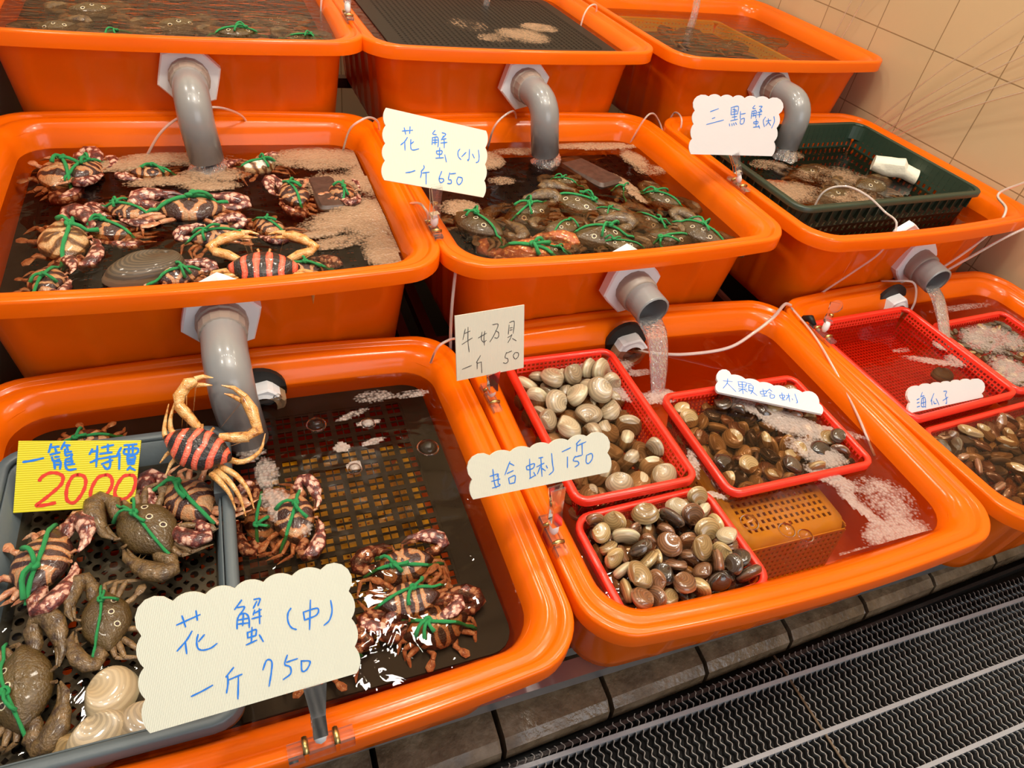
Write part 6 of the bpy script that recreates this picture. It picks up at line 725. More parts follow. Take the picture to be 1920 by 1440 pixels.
def twine_mesh(seed, H=.17, k_=1.0):
    rr = random.Random(seed); b = MB(); th = rr.uniform(-.5, .5); y0 = rr.uniform(-.12, .06); c, s = math.cos(th), math.sin(th)
    P = []
    for i in range(17):
        t = -.60 + 1.2 * i / 16; x, y = t * c, y0 + t * s + .03 * math.sin(t * 5 + seed)
        P.append((x, y, max(dome(x, y, H) + .022, -.09 if abs(t) > .56 else .03)))
    rad = [.021 * (1 + .12 * math.sin(i * 2.3 + seed)) for i in range(17)]
    b.tube(P, [r_ * 1.35 * k_ for r_ in rad], 6)
    kn = MB(); kt = rr.randint(5, 11); K = Vector(P[kt]); 
    for q in range(2):
        a = rr.uniform(0, 6.28); kn.tube([K + Vector((.04 * math.cos(a + 6.28 * i / 8), .035 * math.sin(a + 6.28 * i / 8), .022 + .016 * math.sin(i + q * 2))) for i in range(9)], .028 * k_, 6)
    for q in range(2 + (seed % 2)):
        a = rr.uniform(0, 6.28); l = rr.uniform(.16, .36); e = []
        for i in range(6):
            t = i / 5; x, y = K.x + l * t * math.cos(a + .5 * t), K.y + l * t * math.sin(a + .5 * t); e.append((x, y, max(dome(x, y, H), 0) + .045 + .03 * math.sin(3.14 * t) * (1 + q)))
        kn.tube(e, [q_ * k_ for q_ in (.026, .028, .027, .026, .031, .036)], 6)
    return b, kn
STY = {'flower': ('flower', 'mottled', 'leg'), 'pale': ('pale', 'mottled', 'leg'), 'white': ('whitec', 'mottled', 'leg'), 'three': ('three', 'oclaw', 'oleg'), 'orange': ('orangec', 'orangec', 'leg'), 'red': ('redc', 'yleg', 'yleg')}
proto = {}
def crab(sty, label, loc, rz, wd, seed, group, tie=True, tilt=(0, 0), sp=None):
    sp = sp or (.85 if sty == 'three' else .95); key = (sty, seed % 4, sp)
    c = empty('crab', loc); c.rotation_euler = (tilt[0], tilt[1], rz); c.scale = (wd, wd, wd)
    tag(c, label, 'crab', group)
    if key not in proto:
        o = crab_body(seed % 4 + 11 * len(sty), spread=sp).build('body', [M[q] for q in STY[sty]], c, angle=1.1); proto[key] = o.data
    else:
        o = bpy.data.objects.new('body', proto[key]); COL.objects.link(o); o.parent = c
    if tie:
        tb_, kn = twine_mesh(seed, .17, .68 if sty == 'three' else 1.0); kn.build('knot', M['twine'], tb_.build('twine_tie', M['twine'], c))
    return c
GR = {'A1': 'crabs in the near tub', 'B1': 'striped crabs in the middle row', 'B2': 'olive crabs in the middle row', 'B3': 'crabs in the green crate', 'C1': 'olive crabs in the top row', 'C3': 'brown crabs in the far tub'}
for i, (tb, sty, x, y, z, yaw, wd, label) in enumerate(CRABS):
    if sty == 'red': continue
    wd = min(max(wd, .074), .115); rr = random.Random(i * 3 + 1)
    dz = {0: 0.0, 1: .004, 2: -.004}[i % 3]
    if tb == 'B1': dz -= .003
    if tb == 'B2': dz -= .010
    if tb == 'A1' and z < -.03: dz -= .009
    if tb in ('C1', 'B3'): dz -= .009
    # keep shell and claws clear of the tub wall
    tx, ty, tz, trz = TUBS[tb]; q = L(tb, (x, y, z)); inx, iny = TW / 2 - .058 - .52 * wd, TD / 2 - .058 - .50 * wd
    near = abs(q.x) > inx - .25 * wd or abs(q.y) > iny - .25 * wd
    qx, qy = max(-inx, min(inx, q.x)), max(-iny, min(iny, q.y)); x, y = tx + math.cos(trz) * qx - math.sin(trz) * qy, ty + math.sin(trz) * qx + math.cos(trz) * qy
    crab(sty, label, (x, y, z + dz), yaw, wd, i + 2, GR[tb], tie=not (tb in ('C3', 'B3') or (tb == 'C1' and i % 2)), tilt=(rr.uniform(-.10, .14), rr.uniform(-.13, .13)), sp=.55 if near else None)
# the untied red and black crab in the middle row: claws raised in front
c = empty('crab', (-0.605, 0.637, 0.104), -0.20); c.scale = (.105,) * 3; c.rotation_euler = (.10, 0, -.12); tag(c, 'untied crab with pink-red and black striped shell lying at the middle-row front rim', 'crab', GR['B1'])
def free_claws(sp=1.0, up=.0):
    out = []
    for s in (-1, 1):
        out.append([([(.28 * s, .12, 0), (.48 * s * sp, .22, .05), (.66 * s * sp, .26, .08)], [.05, .075, .07]), ([(.64 * s * sp, .24, .08), (.70 * s * sp, .33, .10), (.62 * s * sp, .42, .12 + up)], [.05, .075, .06]),
            ([(.64 * s * sp, .38, .12 + up), (.55 * s * sp, .47, .13 + up), (.38 * s * sp, .55, .14 + up), (.26 * s * sp, .57, .14 + up)], [.05, .085, .08, .045]), ([(.30 * s * sp, .59, .16 + up), (.18 * s * sp, .60, .16 + up), (.06 * s * sp, .56, .15 + up)], [.042, .032, .006]), ([(.30 * s * sp, .54, .12 + up), (.19 * s * sp, .53, .12 + up), (.08 * s * sp, .52, .12 + up)], [.038, .028, .006])])
    return out
crab_body(3, claws=free_claws(), spread=1.15).build('body', [M['redc'], M['yleg'], M['yleg']], c, angle=1.1)
# the red and black crab climbing the grey pipe above the basket corner
org = Vector((-0.712, 0.347, 0.046)); ny_ = Vector((0.044, -0.374, 0.926)).normalized(); xa = (Vector((-0.677, 0.327, 0.030)) - Vector((-0.748, 0.362, 0.048))).normalized(); xa = (xa - ny_ * xa.dot(ny_)).normalized(); ya = ny_.cross(xa); SC = 0.083
c = empty('crab', org); c.rotation_euler = Matrix((xa, ya, ny_)).transposed().to_euler(); c.scale = (SC,) * 3
tag(c, 'red and black striped crab with yellow legs climbing the grey pipe above the grey basket', 'crab')
def lc(p, h=0.0):
    d = Vector(p) - Vector((-0.712, 0.347, 0.040)); return Vector((d.dot(xa) / SC, d.dot(ya) / SC, d.dot(ny_) / SC + h))
cl = [[([lc((-.709, .369, .049)), lc((-.722, .388, .057), .05), lc((-.729, .398, .061), .08)], [.06, .085, .08]), ([lc((-.728, .396, .060), .08), lc((-.727, .407, .065), .12), lc((-.720, .416, .068), .14)], [.06, .09, .08]), ([lc((-.722, .414, .068), .14), lc((-.716, .420, .070), .16), lc((-.706, .423, .070), .17)], [.07, .10, .06]), ([lc((-.708, .424, .071), .19), lc((-.698, .427, .071), .19), lc((-.687, .424, .070), .18)], [.045, .036, .008]), ([lc((-.707, .419, .068), .14), lc((-.699, .418, .068), .14), lc((-.689, .416, .067), .14)], [.042, .032, .008])],
      [([lc((-.688, .356, .043)), lc((-.670, .352, .040), .04), lc((-.655, .350, .039), .06)], [.06, .085, .085]), ([lc((-.658, .350, .039), .06), lc((-.644, .356, .041), .08), lc((-.646, .367, .046), .10)], [.06, .09, .08]), ([lc((-.645, .363, .045), .10), lc((-.648, .380, .051), .13), lc((-.655, .397, .057), .16)], [.07, .095, .07]), ([lc((-.653, .396, .057), .18), lc((-.665, .409, .062), .19), lc((-.679, .414, .065), .18)], [.05, .036, .008]), ([lc((-.658, .394, .056), .13), lc((-.668, .401, .059), .14), lc((-.677, .405, .061), .14)], [.045, .032, .008])]]
def lg(*p): 
    q = catmull([lc(v) for v in p], 3); n = len(q); return (q, [.05 - .042 * (i / (n - 1)) ** 1.6 for i in range(n)])
lgs = [lg((-.735, .362, .040), (-.747, .370, .041), (-.747, .388, .047), (-.741, .412, .056)), lg((-.728, .366, .042), (-.740, .376, .044), (-.740, .394, .050), (-.732, .420, .058)), lg((-.732, .350, .031), (-.744, .352, .034), (-.756, .344, .026)), lg((-.724, .342, .028), (-.740, .342, .030), (-.751, .329, .020)),
       lg((-.682, .335, .024), (-.665, .327, .024), (-.645, .338, .026), (-.636, .362, .031)), lg((-.692, .328, .022), (-.675, .311, .020), (-.664, .292, .012), (-.660, .274, -.003)), lg((-.697, .325, .020), (-.684, .306, .018), (-.674, .287, .009), (-.670, .268, -.006)), lg((-.702, .322, .018), (-.692, .306, .016), (-.684, .292, .009), (-.680, .276, -.002))]
crab_body(5, H=.19, claws=cl, legs=lgs).build('body', [M['redc'], M['yleg'], M['yleg']], c, angle=1.1)

# ---------------------------------------------------------------- clams
def clam_mesh(ax=.5, by=.41, hz=.27, um=(.10, .395), n=28, k=9, pinch=0.0):
    """closed bivalve one unit long: growth rings spread from the beak to the lip; uv y counts the rings"""
    b = MB(); uv = []; U = Vector((um[0], um[1], 0)); out = []
    for i in range(n):
        a = 2 * math.pi * i / n; x, y = ax * math.cos(a), by * math.sin(a); s = max(0, math.sin(a))
        y *= 1 - .15 * s * abs(math.cos(a)); x *= 1 - pinch * s
        out.append(Vector((x + um[0] * .6 * s * s, y, 0)))
    far = max((p - U).length for p in out)
    for sgn in (1, -1):
        rs = []
        for q in range(k):
            r = .06 + .94 * (q / (k - 1)) ** .85; h = hz * 1.32 * r ** .40 * max(0, 1 - r ** 2.8) ** .62
            rs.append([U + (p - U) * r + Vector((0, 0, sgn * (h * min(1, (p - U).length / far * 1.5) ** .6 + .006))) for p in out]); uv += [(i / n * 2, r) for i in range(n)]
        if sgn < 0: rs = [list(reversed(x)) for x in rs]
        b.rings(rs, True, False)
    a, c = (k - 1) * n, (2 * k - 1) * n
    for i in range(n):
        j = (i + 1) % n; b.f.append((a + i, a + j, c + n - 1 - j, c + n - 1 - i)); b.m.append(0)
    b.uv = uv; return b
KINDS = {'round': dict(ax=.5, by=.42, hz=.26, um=(.06, .405)), 'wedge': dict(ax=.5, by=.41, hz=.215, um=(.08, .395), pinch=.12), 'long': dict(ax=.5, by=.24, hz=.17, um=(.16, .225), n=24, k=8), 'leaf': dict(ax=.5, by=.29, hz=.19, um=(.34, .17), n=32, k=10), 'tiny': dict(ax=.5, by=.30, hz=.2, um=(.12, .28), n=14, k=6)}
CMESH = {}
def clam(kind, matn, loc, q, size, label, group, name='clam'):
    if (kind, matn) not in CMESH:
        o = clam_mesh(**KINDS[kind]).build(name, M[matn], None); CMESH[(kind, matn)] = o.data
    else:
        o = bpy.data.objects.new(name, CMESH[(kind, matn)]); COL.objects.link(o)
    o.location = loc; o.rotation_mode = 'QUATERNION'; o.rotation_quaternion = q; o.scale = (size,) * 3
    return tag(o, label, 'clam', group)
PILES = {  # pile: (kind, [(material, adjective)], group, where, name)
    'b1': ('round', [('c_pale', 'pale grey-brown'), ('c_pale', 'pale grey-brown'), ('c_cream', 'cream')], 'pale clams in the back red basket', 'round clam heaped in the red basket behind the long price card', 'round_clam'),
    'b2': ('wedge', [('c_black', 'blackish'), ('c_brown', 'dark brown'), ('c_tan', 'yellow-tan'), ('c_tan', 'yellow-tan')], 'dark clams in the foam-streaked basket', 'clam in the foam-streaked red basket under the stream', 'dark_clam'),
    'b3': ('wedge', [('c_tan', 'tan'), ('c_brown', 'glossy brown'), ('c_black', 'blackish'), ('c_tan', 'tan'), ('c_brown', 'glossy brown'), ('c_cream', 'pale cream'), ('c_black', 'blackish'), ('c_tan', 'tan'), ('c_brown', 'glossy brown')], 'brown clams in the front red basket', 'clam in the front red basket beside the yellow basket', 'glossy_clam'),
    'a3': ('long', [('c_tan', 'tan'), ('c_brown', 'brown'), ('c_stone', 'grey-brown')], 'long clams in the basket by the front rim', 'long narrow clam under water below the sea clam card', 'long_clam'),
    'a3b': ('tiny', [('c_stone', 'grey-brown'), ('c_tan', 'tan')], 'small clams in the basket by the tiled wall', 'small clam in the far red basket beside the tiled wall', 'small_clam'),
}
for pk, rows in CLAMS.items():
    kind, mats, grp, where, nm = PILES[pk]
    for i, (x, y, z, qx, qy, qz, sz) in enumerate(rows):
        mt, adj = mats[(i * 7 + i // 3) % len(mats)]
        qx, qy, qz = qx / 100, qy / 100, qz / 100; qw = math.sqrt(max(0, 1 - qx * qx - qy * qy - qz * qz))
        clam(kind, mt, (x / 10000, y / 10000, z / 10000), (qw, qx, qy, qz), sz / 10000, adj + ' ' + where, grp, nm)
from mathutils import Euler
def eq(a, b, c): return Euler((a, b, c)).to_quaternion()
GB = 'big clams in the grey basket'
clam('round', 'c_cream', (-0.807, 0.099, -0.020), eq(.15, .1, 1.2), .056, 'big clam topmost of the two under the bright glare in the grey basket', GB, 'big_clam')
clam('round', 'c_pale', (-0.816, 0.060, -0.024), eq(.3, -.1, .4), .058, 'big clam with clear growth rings below the glare, near the grey basket rim', GB, 'big_clam')
clam('round', 'c_pale', (-0.779, 0.062, -0.026), eq(-.2, .2, -.5), .054, 'big grey-brown clam beside the near corner of the big price card', GB, 'big_clam')
clam('round', 'c_brown', (-0.757, 0.082, -0.027), eq(.2, .3, 2.2), .052, 'big brownish clam half hidden behind the big price card', GB, 'big_clam')
clam('round', 'c_tan', (-0.838, 0.052, -0.032), eq(.6, .1, -.9), .054, 'yellowish open clam in the near rim corner of the grey basket', GB, 'big_clam')
clam('round', 'c_pale', (-0.715, 0.062, -0.034), eq(.1, .2, .2), .050, 'clam under the lower edge of the big price card by the basket corner', GB, 'big_clam')
clam('leaf', 'c_stone', (-0.763, 0.648, 0.104), eq(.12, .0, .38), .112, 'stone-like grey-brown big clam among the striped crabs near the front rim', 'big clams among crabs', 'big_clam')
clam('wedge', 'c_stone', (0.585, 0.333, -0.047), eq(.1, 0, -.35), .044, 'single dark clam on the floor of the empty red basket', None, 'dark_clam')

# ---------------------------------------------------------------- price cards with handwriting
def card(key, label, mt, inks, thick=.0018):
    d = CARDS[key]; x, n = Vector(d['x']), Vector(d['n']); y = n.cross(x)
    t = empty('price_card', Vector(d['org'])); t.rotation_euler = Matrix((x, y, n)).transposed().to_euler(); tag(t, label, 'price card', 'handwritten price cards')
    P = [Vector((a / 1000, c / 1000, 0)) for a, c in d['ol']]
    Q = [p for i, p in enumerate(P) if (p - P[i - 1]).length > 1e-5]
    area_ = sum(a.x * c.y - c.x * a.y for a, c in zip(Q, Q[1:] + Q[:1]))
    if area_ < 0: Q.reverse()
    b = MB(); b.rings([[p + Vector((0, 0, -thick)) for p in Q], [p.copy() for p in Q]]); b.build('card', M[mt], t, smooth=False)
    for ink, sk, wk in inks:
        if sk not in d: continue
        b = MB(); hw = d[wk] / 2000; zz = 0.00035
        for s, st in enumerate(d[sk]):
            C = catmull([Vector((a / 1000, c / 1000, 0)) for a, c in st], 5); n_ = len(C); vs = []
            for i, p in enumerate(C):
                tt = (C[min(i + 1, n_ - 1)] - C[max(i - 1, 0)]); tt = tt.normalized() if tt.length > 0 else Vector((1, 0, 0)); sd = Vector((-tt.y, tt.x, 0)); k = hw * (0.75 if i in (0, n_ - 1) else 1) * (1 + .12 * math.sin(i * 1.3 + s))
                p = p - tt * (hw * .6 if i == 0 else 0) + tt * (hw * .6 if i == n_ - 1 else 0)
                vs += [p + sd * k + Vector((0, 0, zz + s * 4e-6)), p - sd * k + Vector((0, 0, zz + s * 4e-6))]
            b.add(vs, [(2 * i + 1, 2 * i + 3, 2 * i + 2, 2 * i) for i in range(n_ - 1)])
        o = b.build('lettering', M[ink], t, smooth=False)
    return t
card('mid', 'big scalloped cream card in blue ink priced 750, over the grey basket', 'card', [('blue', 'st', 'w')])
card('special', 'yellow ribbed card with blue characters and red 2000 in the grey basket', 'cardy', [('blue', 'st', 'w'), ('redink', 'st2', 'w2')])
card('milk', 'square cream card written in thin black pen above the tub corner', 'card', [('pen', 'st', 'w')])
card('clam', 'long scalloped cream card priced 150 across the two tub rims', 'card', [('blue', 'st', 'w')])
card('big', 'white scalloped card lying on the dark clams at a slant', 'cardw', [('blue', 'st', 'w')], .004)
card('sea', 'small scalloped white card leaning on the red basket rim nearest the wall', 'cardw', [('blue', 'st', 'w')], .004)
card('small', 'tilted cream card priced 650 between two middle-row tubs', 'card', [('blue', 'st', 'w')])
card('three', 'white scalloped card without price in front of the green crate', 'cardw', [('blue', 'st', 'w')])

# ---------------------------------------------------------------- clear card clips
def clip(label, base, rim, head, xdir, nrm, disc=False):
    base, head, rim = Vector(base), Vector(head), Vector(rim).normalized()
    t = empty('card_clip', base); t.rotation_euler = (0, 0, math.atan2(rim.y, rim.x)); tag(t, label, 'clip', 'clear clips on the tub rims')
    inv = Matrix.Rotation(-math.atan2(rim.y, rim.x), 4, 'Z'); Lc = lambda v: inv @ (Vector(v) - base)
    b = MB()
    for x0, x1 in ((-.030, -.016), (-.012, .012), (.016, .030)):
        b.box(((x0 + x1) / 2, 0, 0.0005), ((x1 - x0) / 2, .0065, .0022)); b.box(((x0 + x1) / 2, -.0062, -.007), ((x1 - x0) / 2, .0012, .0075))
    b.build('rim_grip', M['clear'], t, smooth=False)
    for x in (-.014, .014):
        b = MB(); b.tube([(x, -.0075, .0025), (x, 0, .0052), (x, .0075, .0025)], .0030, 8, squash=1.0); b.build('spring', M['brass'], t)
    h = Lc(head); j = Vector((0, 0, .004)); up = (h - j); ln = up.length; u = up.normalized()
    b = MB(); b.tube([j, j + u * .006, j + u * .016, j + u * .020], [.0035, .0062, .0062, .0042], 8); b.build('ball_joint', M['ball'], t)
    nl = inv @ Vector(nrm); sx = u.cross(nl).normalized(); nl = sx.cross(u).normalized()
    b = MB(); s0 = j + u * .018; s1 = h
    def plate(p0, p1, w0, w1, off0, off1, th=.0022):
        vs = []
        for p, wd, of in ((p0, w0, off0), (p1, w1, off1)):
            for sx_, k in ((-1, 0), (1, 0), (1, 1), (-1, 1)): vs.append(p + sx * (sx_ * wd / 2) + nl * (of + k * th))
        b.add(vs, [(3, 2, 1, 0), (4, 5, 6, 7), (0, 1, 5, 4), (1, 2, 6, 5), (2, 3, 7, 6), (3, 0, 4, 7)])
    mid = s0.lerp(s1, .45)
    for sg in (1, -1):
        if disc and sg > 0:
            P = [s1 + sx * (.012 * math.cos(a)) + u * (.012 * math.sin(a)) for a in (2 * math.pi * i / 18 for i in range(18))]; b.rings([[p + nl * .001 for p in P], [p + nl * .0035 for p in P]]); continue
        o0, o1 = (.005, .0012) if sg > 0 else (-.0072, -.0055)
        plate(s0, mid, .013, .012, o0, o0 - .001 * sg); plate(mid, s1 + u * .004, .012, .019, o0 - .001 * sg, o1)
    plate(s0, s0 + u * .006, .013, .013, -.004, -.004, .009)
    jw = b.build('jaw', M['clear'], t, smooth=False)
    b = MB(); b.tube([mid - sx * .003, mid + sx * .003], .0032, 10, squash=1.0); b.build('jaw_spring', M['brass'], jw)
for key, label, base, rim in (('mid', 'clear clip on the near tub front rim holding the big 750 card', (-0.626, -0.012, .004), (1, .03, 0)), ('milk', 'clear clip on a tub side rim holding the square black-ink card', (-0.318, 0.400, .004), (.02, -1, 0)), ('clam', 'clear clip on a tub side rim holding the long 150 card', (-0.323, 0.148, .004), (.02, -1, 0)),
                              ('small', 'clear clip on a middle-row side rim holding the 650 card', (-0.349, 0.640, .151), (.02, -1, 0)), ('three', 'clear clip on a middle-row side rim holding the unpriced white card', (0.306, 0.745, .151), (.05, -1, 0))):
    d = CARDS[key]; H = HEADS[key]; clip(label, base, rim, H, d['x'], d['n'])
clip('empty clear clip with a round paddle on the side rim of the wall-side front tub', (0.350, 0.440, .004), (.05, -1, 0), (0.356, 0.448, .060), (1, 0, 0), (-.3, -.8, .4), disc=True)
b = MB(); b.tube([(0.346, 0.490, .002), (0.346, 0.476, .012), (0.348, 0.462, .006)], [.006, .0075, .004], 8); tag(b.build('black_clamp', M['black']), 'small black clamp on the rim beside the empty clear clip', 'clamp')
clip('clear clip on the top-row rim between the two leftmost tubs', (-0.372, 1.235, .293), (.01, -1, 0), (-0.372, 1.240, .335), (1, 0, 0), (0, -.8, .4))

# ---------------------------------------------------------------- air hoses
def hose(label, pts, r=.0022, mt='hose'):
    b = MB(); p0 = Vector(pts[0]); P = catmull([Vector(p) - p0 for p in pts], 8); b.tube(P, r, 8)
    o = b.build('air_hose', M[mt]); o.location = p0; return tag(o, label, 'hose', 'clear air hoses')
hose('clear hose arching over the back rim into the striped crab tub beside its pipe', [(-.585, 1.10, .12), (-.600, 1.085, .152), (-.644, 1.035, .185), (-.697, 1.02, .175), (-.736, 1.022, .145), (-.771, 1.04, .09)])
hose('clear hose over the back corner of the striped crab tub next to the 650 card', [(-.348, 1.06, .10), (-.352, 1.03, .155), (-.370, 1.015, .175), (-.392, 1.00, .176), (-.413, 1.005, .155), (-.420, 1.05, .09)])
hose('short clear hose over the side rim below the 650 card', [(-.348, .66, .08), (-.350, .668, .150), (-.354, .680, .164), (-.357, .715, .155), (-.368, .78, .115), (-.385, .80, .085)])
hose('clear hose over the back rim of the olive crab tub behind the 650 card', [(-.03, 1.11, .12), (-.045, 1.09, .155), (-.075, 1.045, .176), (-.105, 1.025, .168), (-.117, 1.027, .145), (-.111, 1.06, .09)])
hose('clear hose over the wall-side back corner of the olive crab tub', [(.318, 1.05, .12), (.300, 1.06, .150), (.270, 1.05, .172), (.245, 1.04, .160), (.235, 1.06, .09)])
hose('clear hose at the inner back corner of the green crate tub', [(.36, 1.11, .12), (.365, 1.10, .155), (.362, 1.06, .150), (.358, 1.05, .09)])
hose('clear hose over the back corner of the near tub beside the square card', [(-.310, .56, -.03), (-.330, .535, .010), (-.355, .510, .030), (-.374, .505, .018), (-.382, .520, -.05)])
hose('milky hose sagging across the back of the tub of clam baskets', [(.345, .53, .004), (.322, .525, .012), (.262, .485, .018), (.207, .462, .008), (.150, .452, -.012), (.077, .470, -.030), (.020, .492, -.036), (-.02, .515, -.040)], .0032)
hose('thin hose lying along the side rim of the tub of clam baskets', [(.338, .52, .006), (.328, .44, .004), (.309, .355, -.004), (.288, .262, -.020), (.278, .19, -.046)], .0022)
hose('short clear hose behind the empty red basket over the back rim', [(.63, .58, .0), (.640, .560, .012), (.665, .535, .022), (.672, .515, -.01), (.668, .508, -.05)])
hose('clear hose looping out of the green crate over the front rim', [(.470, .690, .10), (.476, .690, .155), (.505, .672, .176), (.535, .640, .172), (.552, .598, .158), (.548, .556, .152), (.535, .548, .10), (.500, .556, .05), (.46, .566, .0), (.43, .575, -.05)])
hose('clear hose dropping into the olive crab water in the far top-row corner', [(-.345, 1.44, .30), (-.365, 1.42, .325), (-.385, 1.40, .315), (-.400, 1.385, .285), (-.405, 1.38, .24)])
hose('clear hose hanging down into the black tray tub', [(.268, 1.40, .26), (.262, 1.395, .300), (.240, 1.385, .303), (.222, 1.375, .285), (.215, 1.37, .25)])
hose('thin hose in the gap between the two middle-row tubs', [(-.330, .575, .115), (-.338, .552, .05), (-.335, .545, -.03), (-.325, .552, -.08), (-.312, .57, -.10)], .0026)
for i, (a, c) in enumerate((((.958, 1.045, .165), (.952, .70, .64)), ((.960, 1.020, .163), (.950, .62, .60)), ((.962, 1.00, .162), (.948, .56, .60)), ((.962, .985, .160), (.946, .50, .55)), ((.964, .965, .160), (.944, .46, .52)), ((.950, 1.30, .31), (.945, 1.10, .66)), ((.951, 1.27, .305), (.944, 1.03, .66)))):
    a, c = Vector(a), Vector(c); mid = a.lerp(c, .45) + Vector((-.004, .02 + .006 * i, -.012))
    hose(['clear hose along the tiled wall, farthest of five from the street side', 'second of five clear hoses fanning up the tiled wall', 'middle one of five clear hoses fanning up the tiled wall', 'fourth of five clear hoses fanning up the tiled wall', 'clear hose along the tiled wall, lowest of the fan of five', 'upper clear hose behind the far tub on the tiled wall', 'lower clear hose behind the far tub on the tiled wall'][i], [a + Vector((0, .02, -.06)), a, mid, c], .0019, 'whose')
hose('hose draped from the wall side over the front rim of the green crate tub', [(.952, .52, .32), (.946, .600, .215), (.928, .640, .160), (.900, .590, .150), (.860, .565, .120), (.800, .555, .075), (.76, .56, .03)], .0028)
hose('second hose slanting past the front of the green crate tub by the wall', [(.962, .50, .20), (.93, .53, .150), (.89, .548, .110), (.83, .556, .060), (.79, .565, .02)], .0030)

# ---------------------------------------------------------------- falling water
def stream(label, pts, rad, parent=None):
    b = MB(); p0 = Vector(pts[0]); P = catmull([Vector(p) - p0 for p in pts], 10); n = len(P); rr = random.Random(len(pts) * 3 + int(abs(p0.x) * 1000)); rs = []
    for k, p in enumerate(P):
        t = k / (n - 1); rx = rad[0][0] + (rad[1][0] - rad[0][0]) * t; ry = rad[0][1] + (rad[1][1] - rad[0][1]) * t
        rs.append([p + Vector((rx * (1 + .22 * math.sin(3 * a + 5 * t) + .10 * math.sin(7 * a + 9 * t)) * math.cos(a), ry * (1 + .2 * math.sin(4 * a + 3 + 6 * t)) * math.sin(a), 0)) for a in (2 * math.pi * i / 26 for i in range(26))])
    b.rings(rs, False, False); o = b.build('water_stream', M['stream']); o.location = p0; return tag(o, label, 'water', kind='stuff')
stream('water pouring from the open pipe of the olive crab tub onto red baskets', [(-.013, .486, .048), (-.015, .455, .038), (-.018, .425, .010), (-.021, .402, -.018), (-.022, .390, -.036)], ((.021, .006), (.011, .007)))
stream('water pouring from the open pipe of the crate tub into the empty red basket', [(.693, .512, .024), (.684, .480, .014), (.668, .440, -.005), (.652, .408, -.022), (.644, .393, -.034)], ((.017, .006), (.012, .008)))
for p, e, lb in (((-.667, .980, .118), (-.667, .972, .099), 'short gush of water under the elbow pipe in the striped crab tub'), ((-.010, .980, .118), (-.012, .970, .099), 'short gush of water under the elbow pipe in the olive crab tub'), ((.612, .975, .126), (.609, .955, .104), 'short gush of water under the elbow pipe in the green crate')):
    stream(lb, [p, (Vector(p) + Vector(e)) / 2, e], ((.022, .022), (.030, .028)))
stream('thin stream falling from above into the black tray tub', [(.016, 1.501, .372), (.013, 1.495, .31), (.012, 1.492, .262)], ((.006, .005), (.008, .006)))
stream('thin stream falling from the black tap into the far tub', [(.600, 1.470, .325), (.597, 1.462, .29), (.594, 1.456, .252)], ((.008, .007), (.011, .008)))
for lb, q, r_ in (('black tap nozzle above the far tub by the tiled wall', (.600, 1.471, .330), .012), ('supply pipe above the black tray tub', (.016, 1.502, .372), .011)):
    b = MB(); hollow_pipe(b, [(0, 1.776 - q[1], .55), (0, .05, .55), (0, .015, .545), (0, 0, .53), (0, 0, .10), (0, 0, .04), (0, -.001, 0), (0, -.001, -.004)], r_, .003, 14, .02); o = b.build('supply_tap', M['black']); o.location = q; tag(o, lb, 'tap')

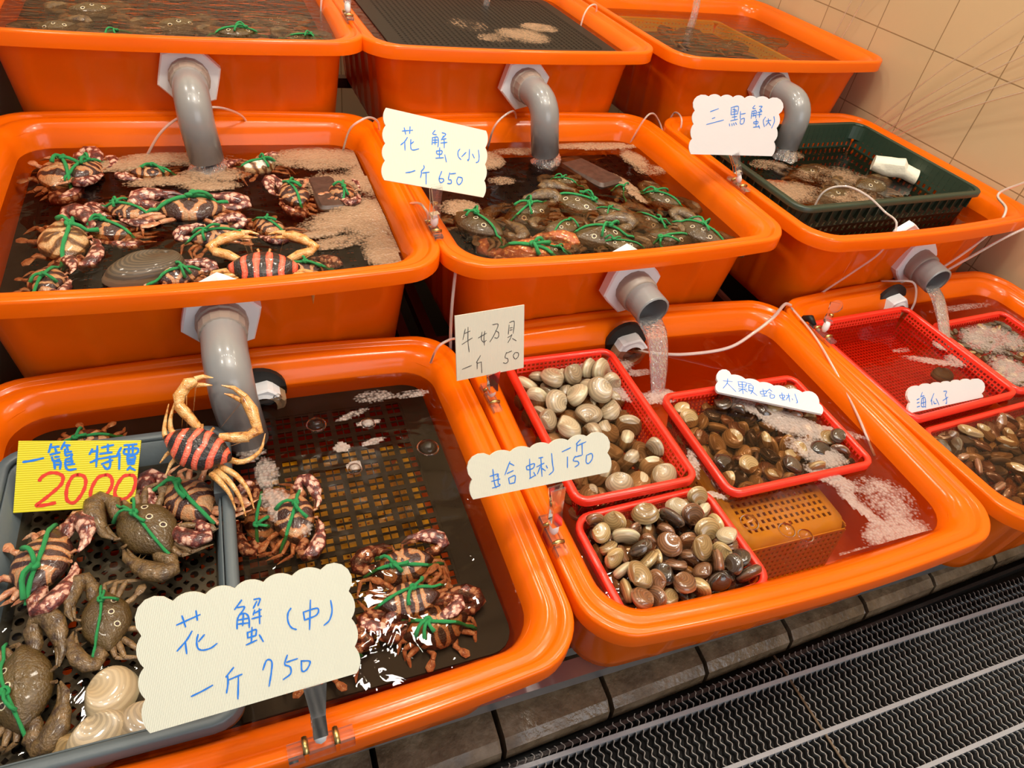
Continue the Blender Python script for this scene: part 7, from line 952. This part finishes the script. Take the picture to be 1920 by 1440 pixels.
# ---------------------------------------------------------------- foam and bubbles on the water
def foam(label, k, zw, blobs, mt, step=.004, seed=1):
    """a low sheet of froth whose thickness follows the patches"""
    rr = np.random.RandomState(seed); xs = [q[0] for q in blobs]; ys = [q[1] for q in blobs]; mr = max(max(q[2], q[3]) for q in blobs)
    gx = np.arange(min(xs) - mr, max(xs) + mr, step); gy = np.arange(min(ys) - mr, max(ys) + mr, step); X, Y = np.meshgrid(gx, gy, indexing='ij')
    D = np.zeros_like(X)
    for bx, by, rx, ry, rot, s in blobs:
        c, sn = math.cos(rot), math.sin(rot); u = ((X - bx) * c + (Y - by) * sn) / rx; v = (-(X - bx) * sn + (Y - by) * c) / ry; D = np.maximum(D, s * np.clip(1.25 - (u * u + v * v), 0, 1))
    tx, ty, tz, rz = TUBS[k]; c, sn = math.cos(-rz), math.sin(-rz); lx = c * (X - tx) - sn * (Y - ty); ly = sn * (X - tx) + c * (Y - ty); dd = .0438 + (tz - zw - .03) * .115 + .002
    fx = np.clip(1 - (2 * lx / TW) ** 2, 0, 1); fy = np.clip(1 - (2 * ly / TD) ** 2, 0, 1)
    inside = (np.abs(lx) < TW / 2 - dd + BOWS * fy) & (np.abs(ly) < TD / 2 - dd + .42 * BOW * fx) & ~((np.abs(lx) > TW / 2 - dd - .02) & (np.abs(ly) > TD / 2 - dd - .02))
    D[~inside] = 0; D = D * (0.92 + .16 * rr.rand(*D.shape)); Z = .0012 + .0025 * np.clip(D, 0, 1) * (0.6 + .8 * rr.rand(*D.shape)); idx = -np.ones(D.shape, int); ok = D > .03; idx[ok] = np.arange(ok.sum())
    b = MB(); b.v = list(zip((X[ok]).tolist(), (Y[ok]).tolist(), (Z[ok]).tolist()))
    a = idx[:-1, :-1]; q2 = idx[1:, :-1]; q3 = idx[1:, 1:]; q4 = idx[:-1, 1:]; g = (a >= 0) & (q2 >= 0) & (q3 >= 0) & (q4 >= 0); b.f = list(zip(a[g].tolist(), q2[g].tolist(), q3[g].tolist(), q4[g].tolist())); b.m = [0] * len(b.f)
    o = b.build('foam', M[mt]); o.location = (0, 0, zw); at = o.data.attributes.new('froth', 'FLOAT', 'POINT'); at.data.foreach_set('value', D[ok].astype(np.float32)); return tag(o, label, 'foam', kind='stuff')
foam('tan foam spreading along the back and side of the striped crab tub', 'B1', ZW['B1'], FOAM['B1'], 'foam', seed=2)
foam('tan foam along the back wall of the olive crab tub', 'B2', ZW['B2'], FOAM['B2'], 'foam', seed=3)
foam('white foam streaks across the clam baskets and the open corner', 'A2', ZW['A2'], FOAM['A2'], 'foamw', seed=4)
foam('foam flecks on the near tub beside the grey pipe', 'A1', ZW['A1'], FOAM['A1'], 'foamw', seed=5)
foam('foam on the red baskets of the wall-side front tub', 'A3', ZW['A3'], FOAM['A3'], 'foamw', seed=6)
foam('brownish foam inside the dark green crate', 'B3', ZW['B3'], FOAM['B3'], 'foam', seed=7)
foam('thin foam on the black tray water', 'C2', ZW['C2'], FOAM['C2'], 'foam', seed=8)
for (x, y, r), lb in zip(BUBBLES, ['largest bubble on the near tub, below the overflow fitting', 'bubble near the side wall of the near tub, over the tray border', 'bubble cluster lead on the tray beyond the largest bubble', 'small bubble over the mesh in the middle of the near tub', 'small bubble by the grey pipe in the near tub', 'bubble drifting over the yellow basket, nearest its front edge', 'bubble over the middle of the yellow basket', 'flat bubble at the clam basket side of the yellow basket']):
    b = MB(); b.rings([[Vector((r * math.cos(e) * math.cos(a), r * math.cos(e) * math.sin(a), r * .8 * math.sin(e))) for a in (2 * math.pi * i / 20 for i in range(20))] for e in (0, .25, .5, .8, 1.1, 1.35, 1.5)], False, True)
    b.tube([(r * 1.05 * math.cos(2 * math.pi * i / 20), r * 1.05 * math.sin(2 * math.pi * i / 20), 0) for i in range(21)], r * .10, 6)
    o = b.build('bubble', M['bubble']); o.location = (x, y, -.0345); tag(o, lb, 'bubble', 'bubbles on the front-row water')
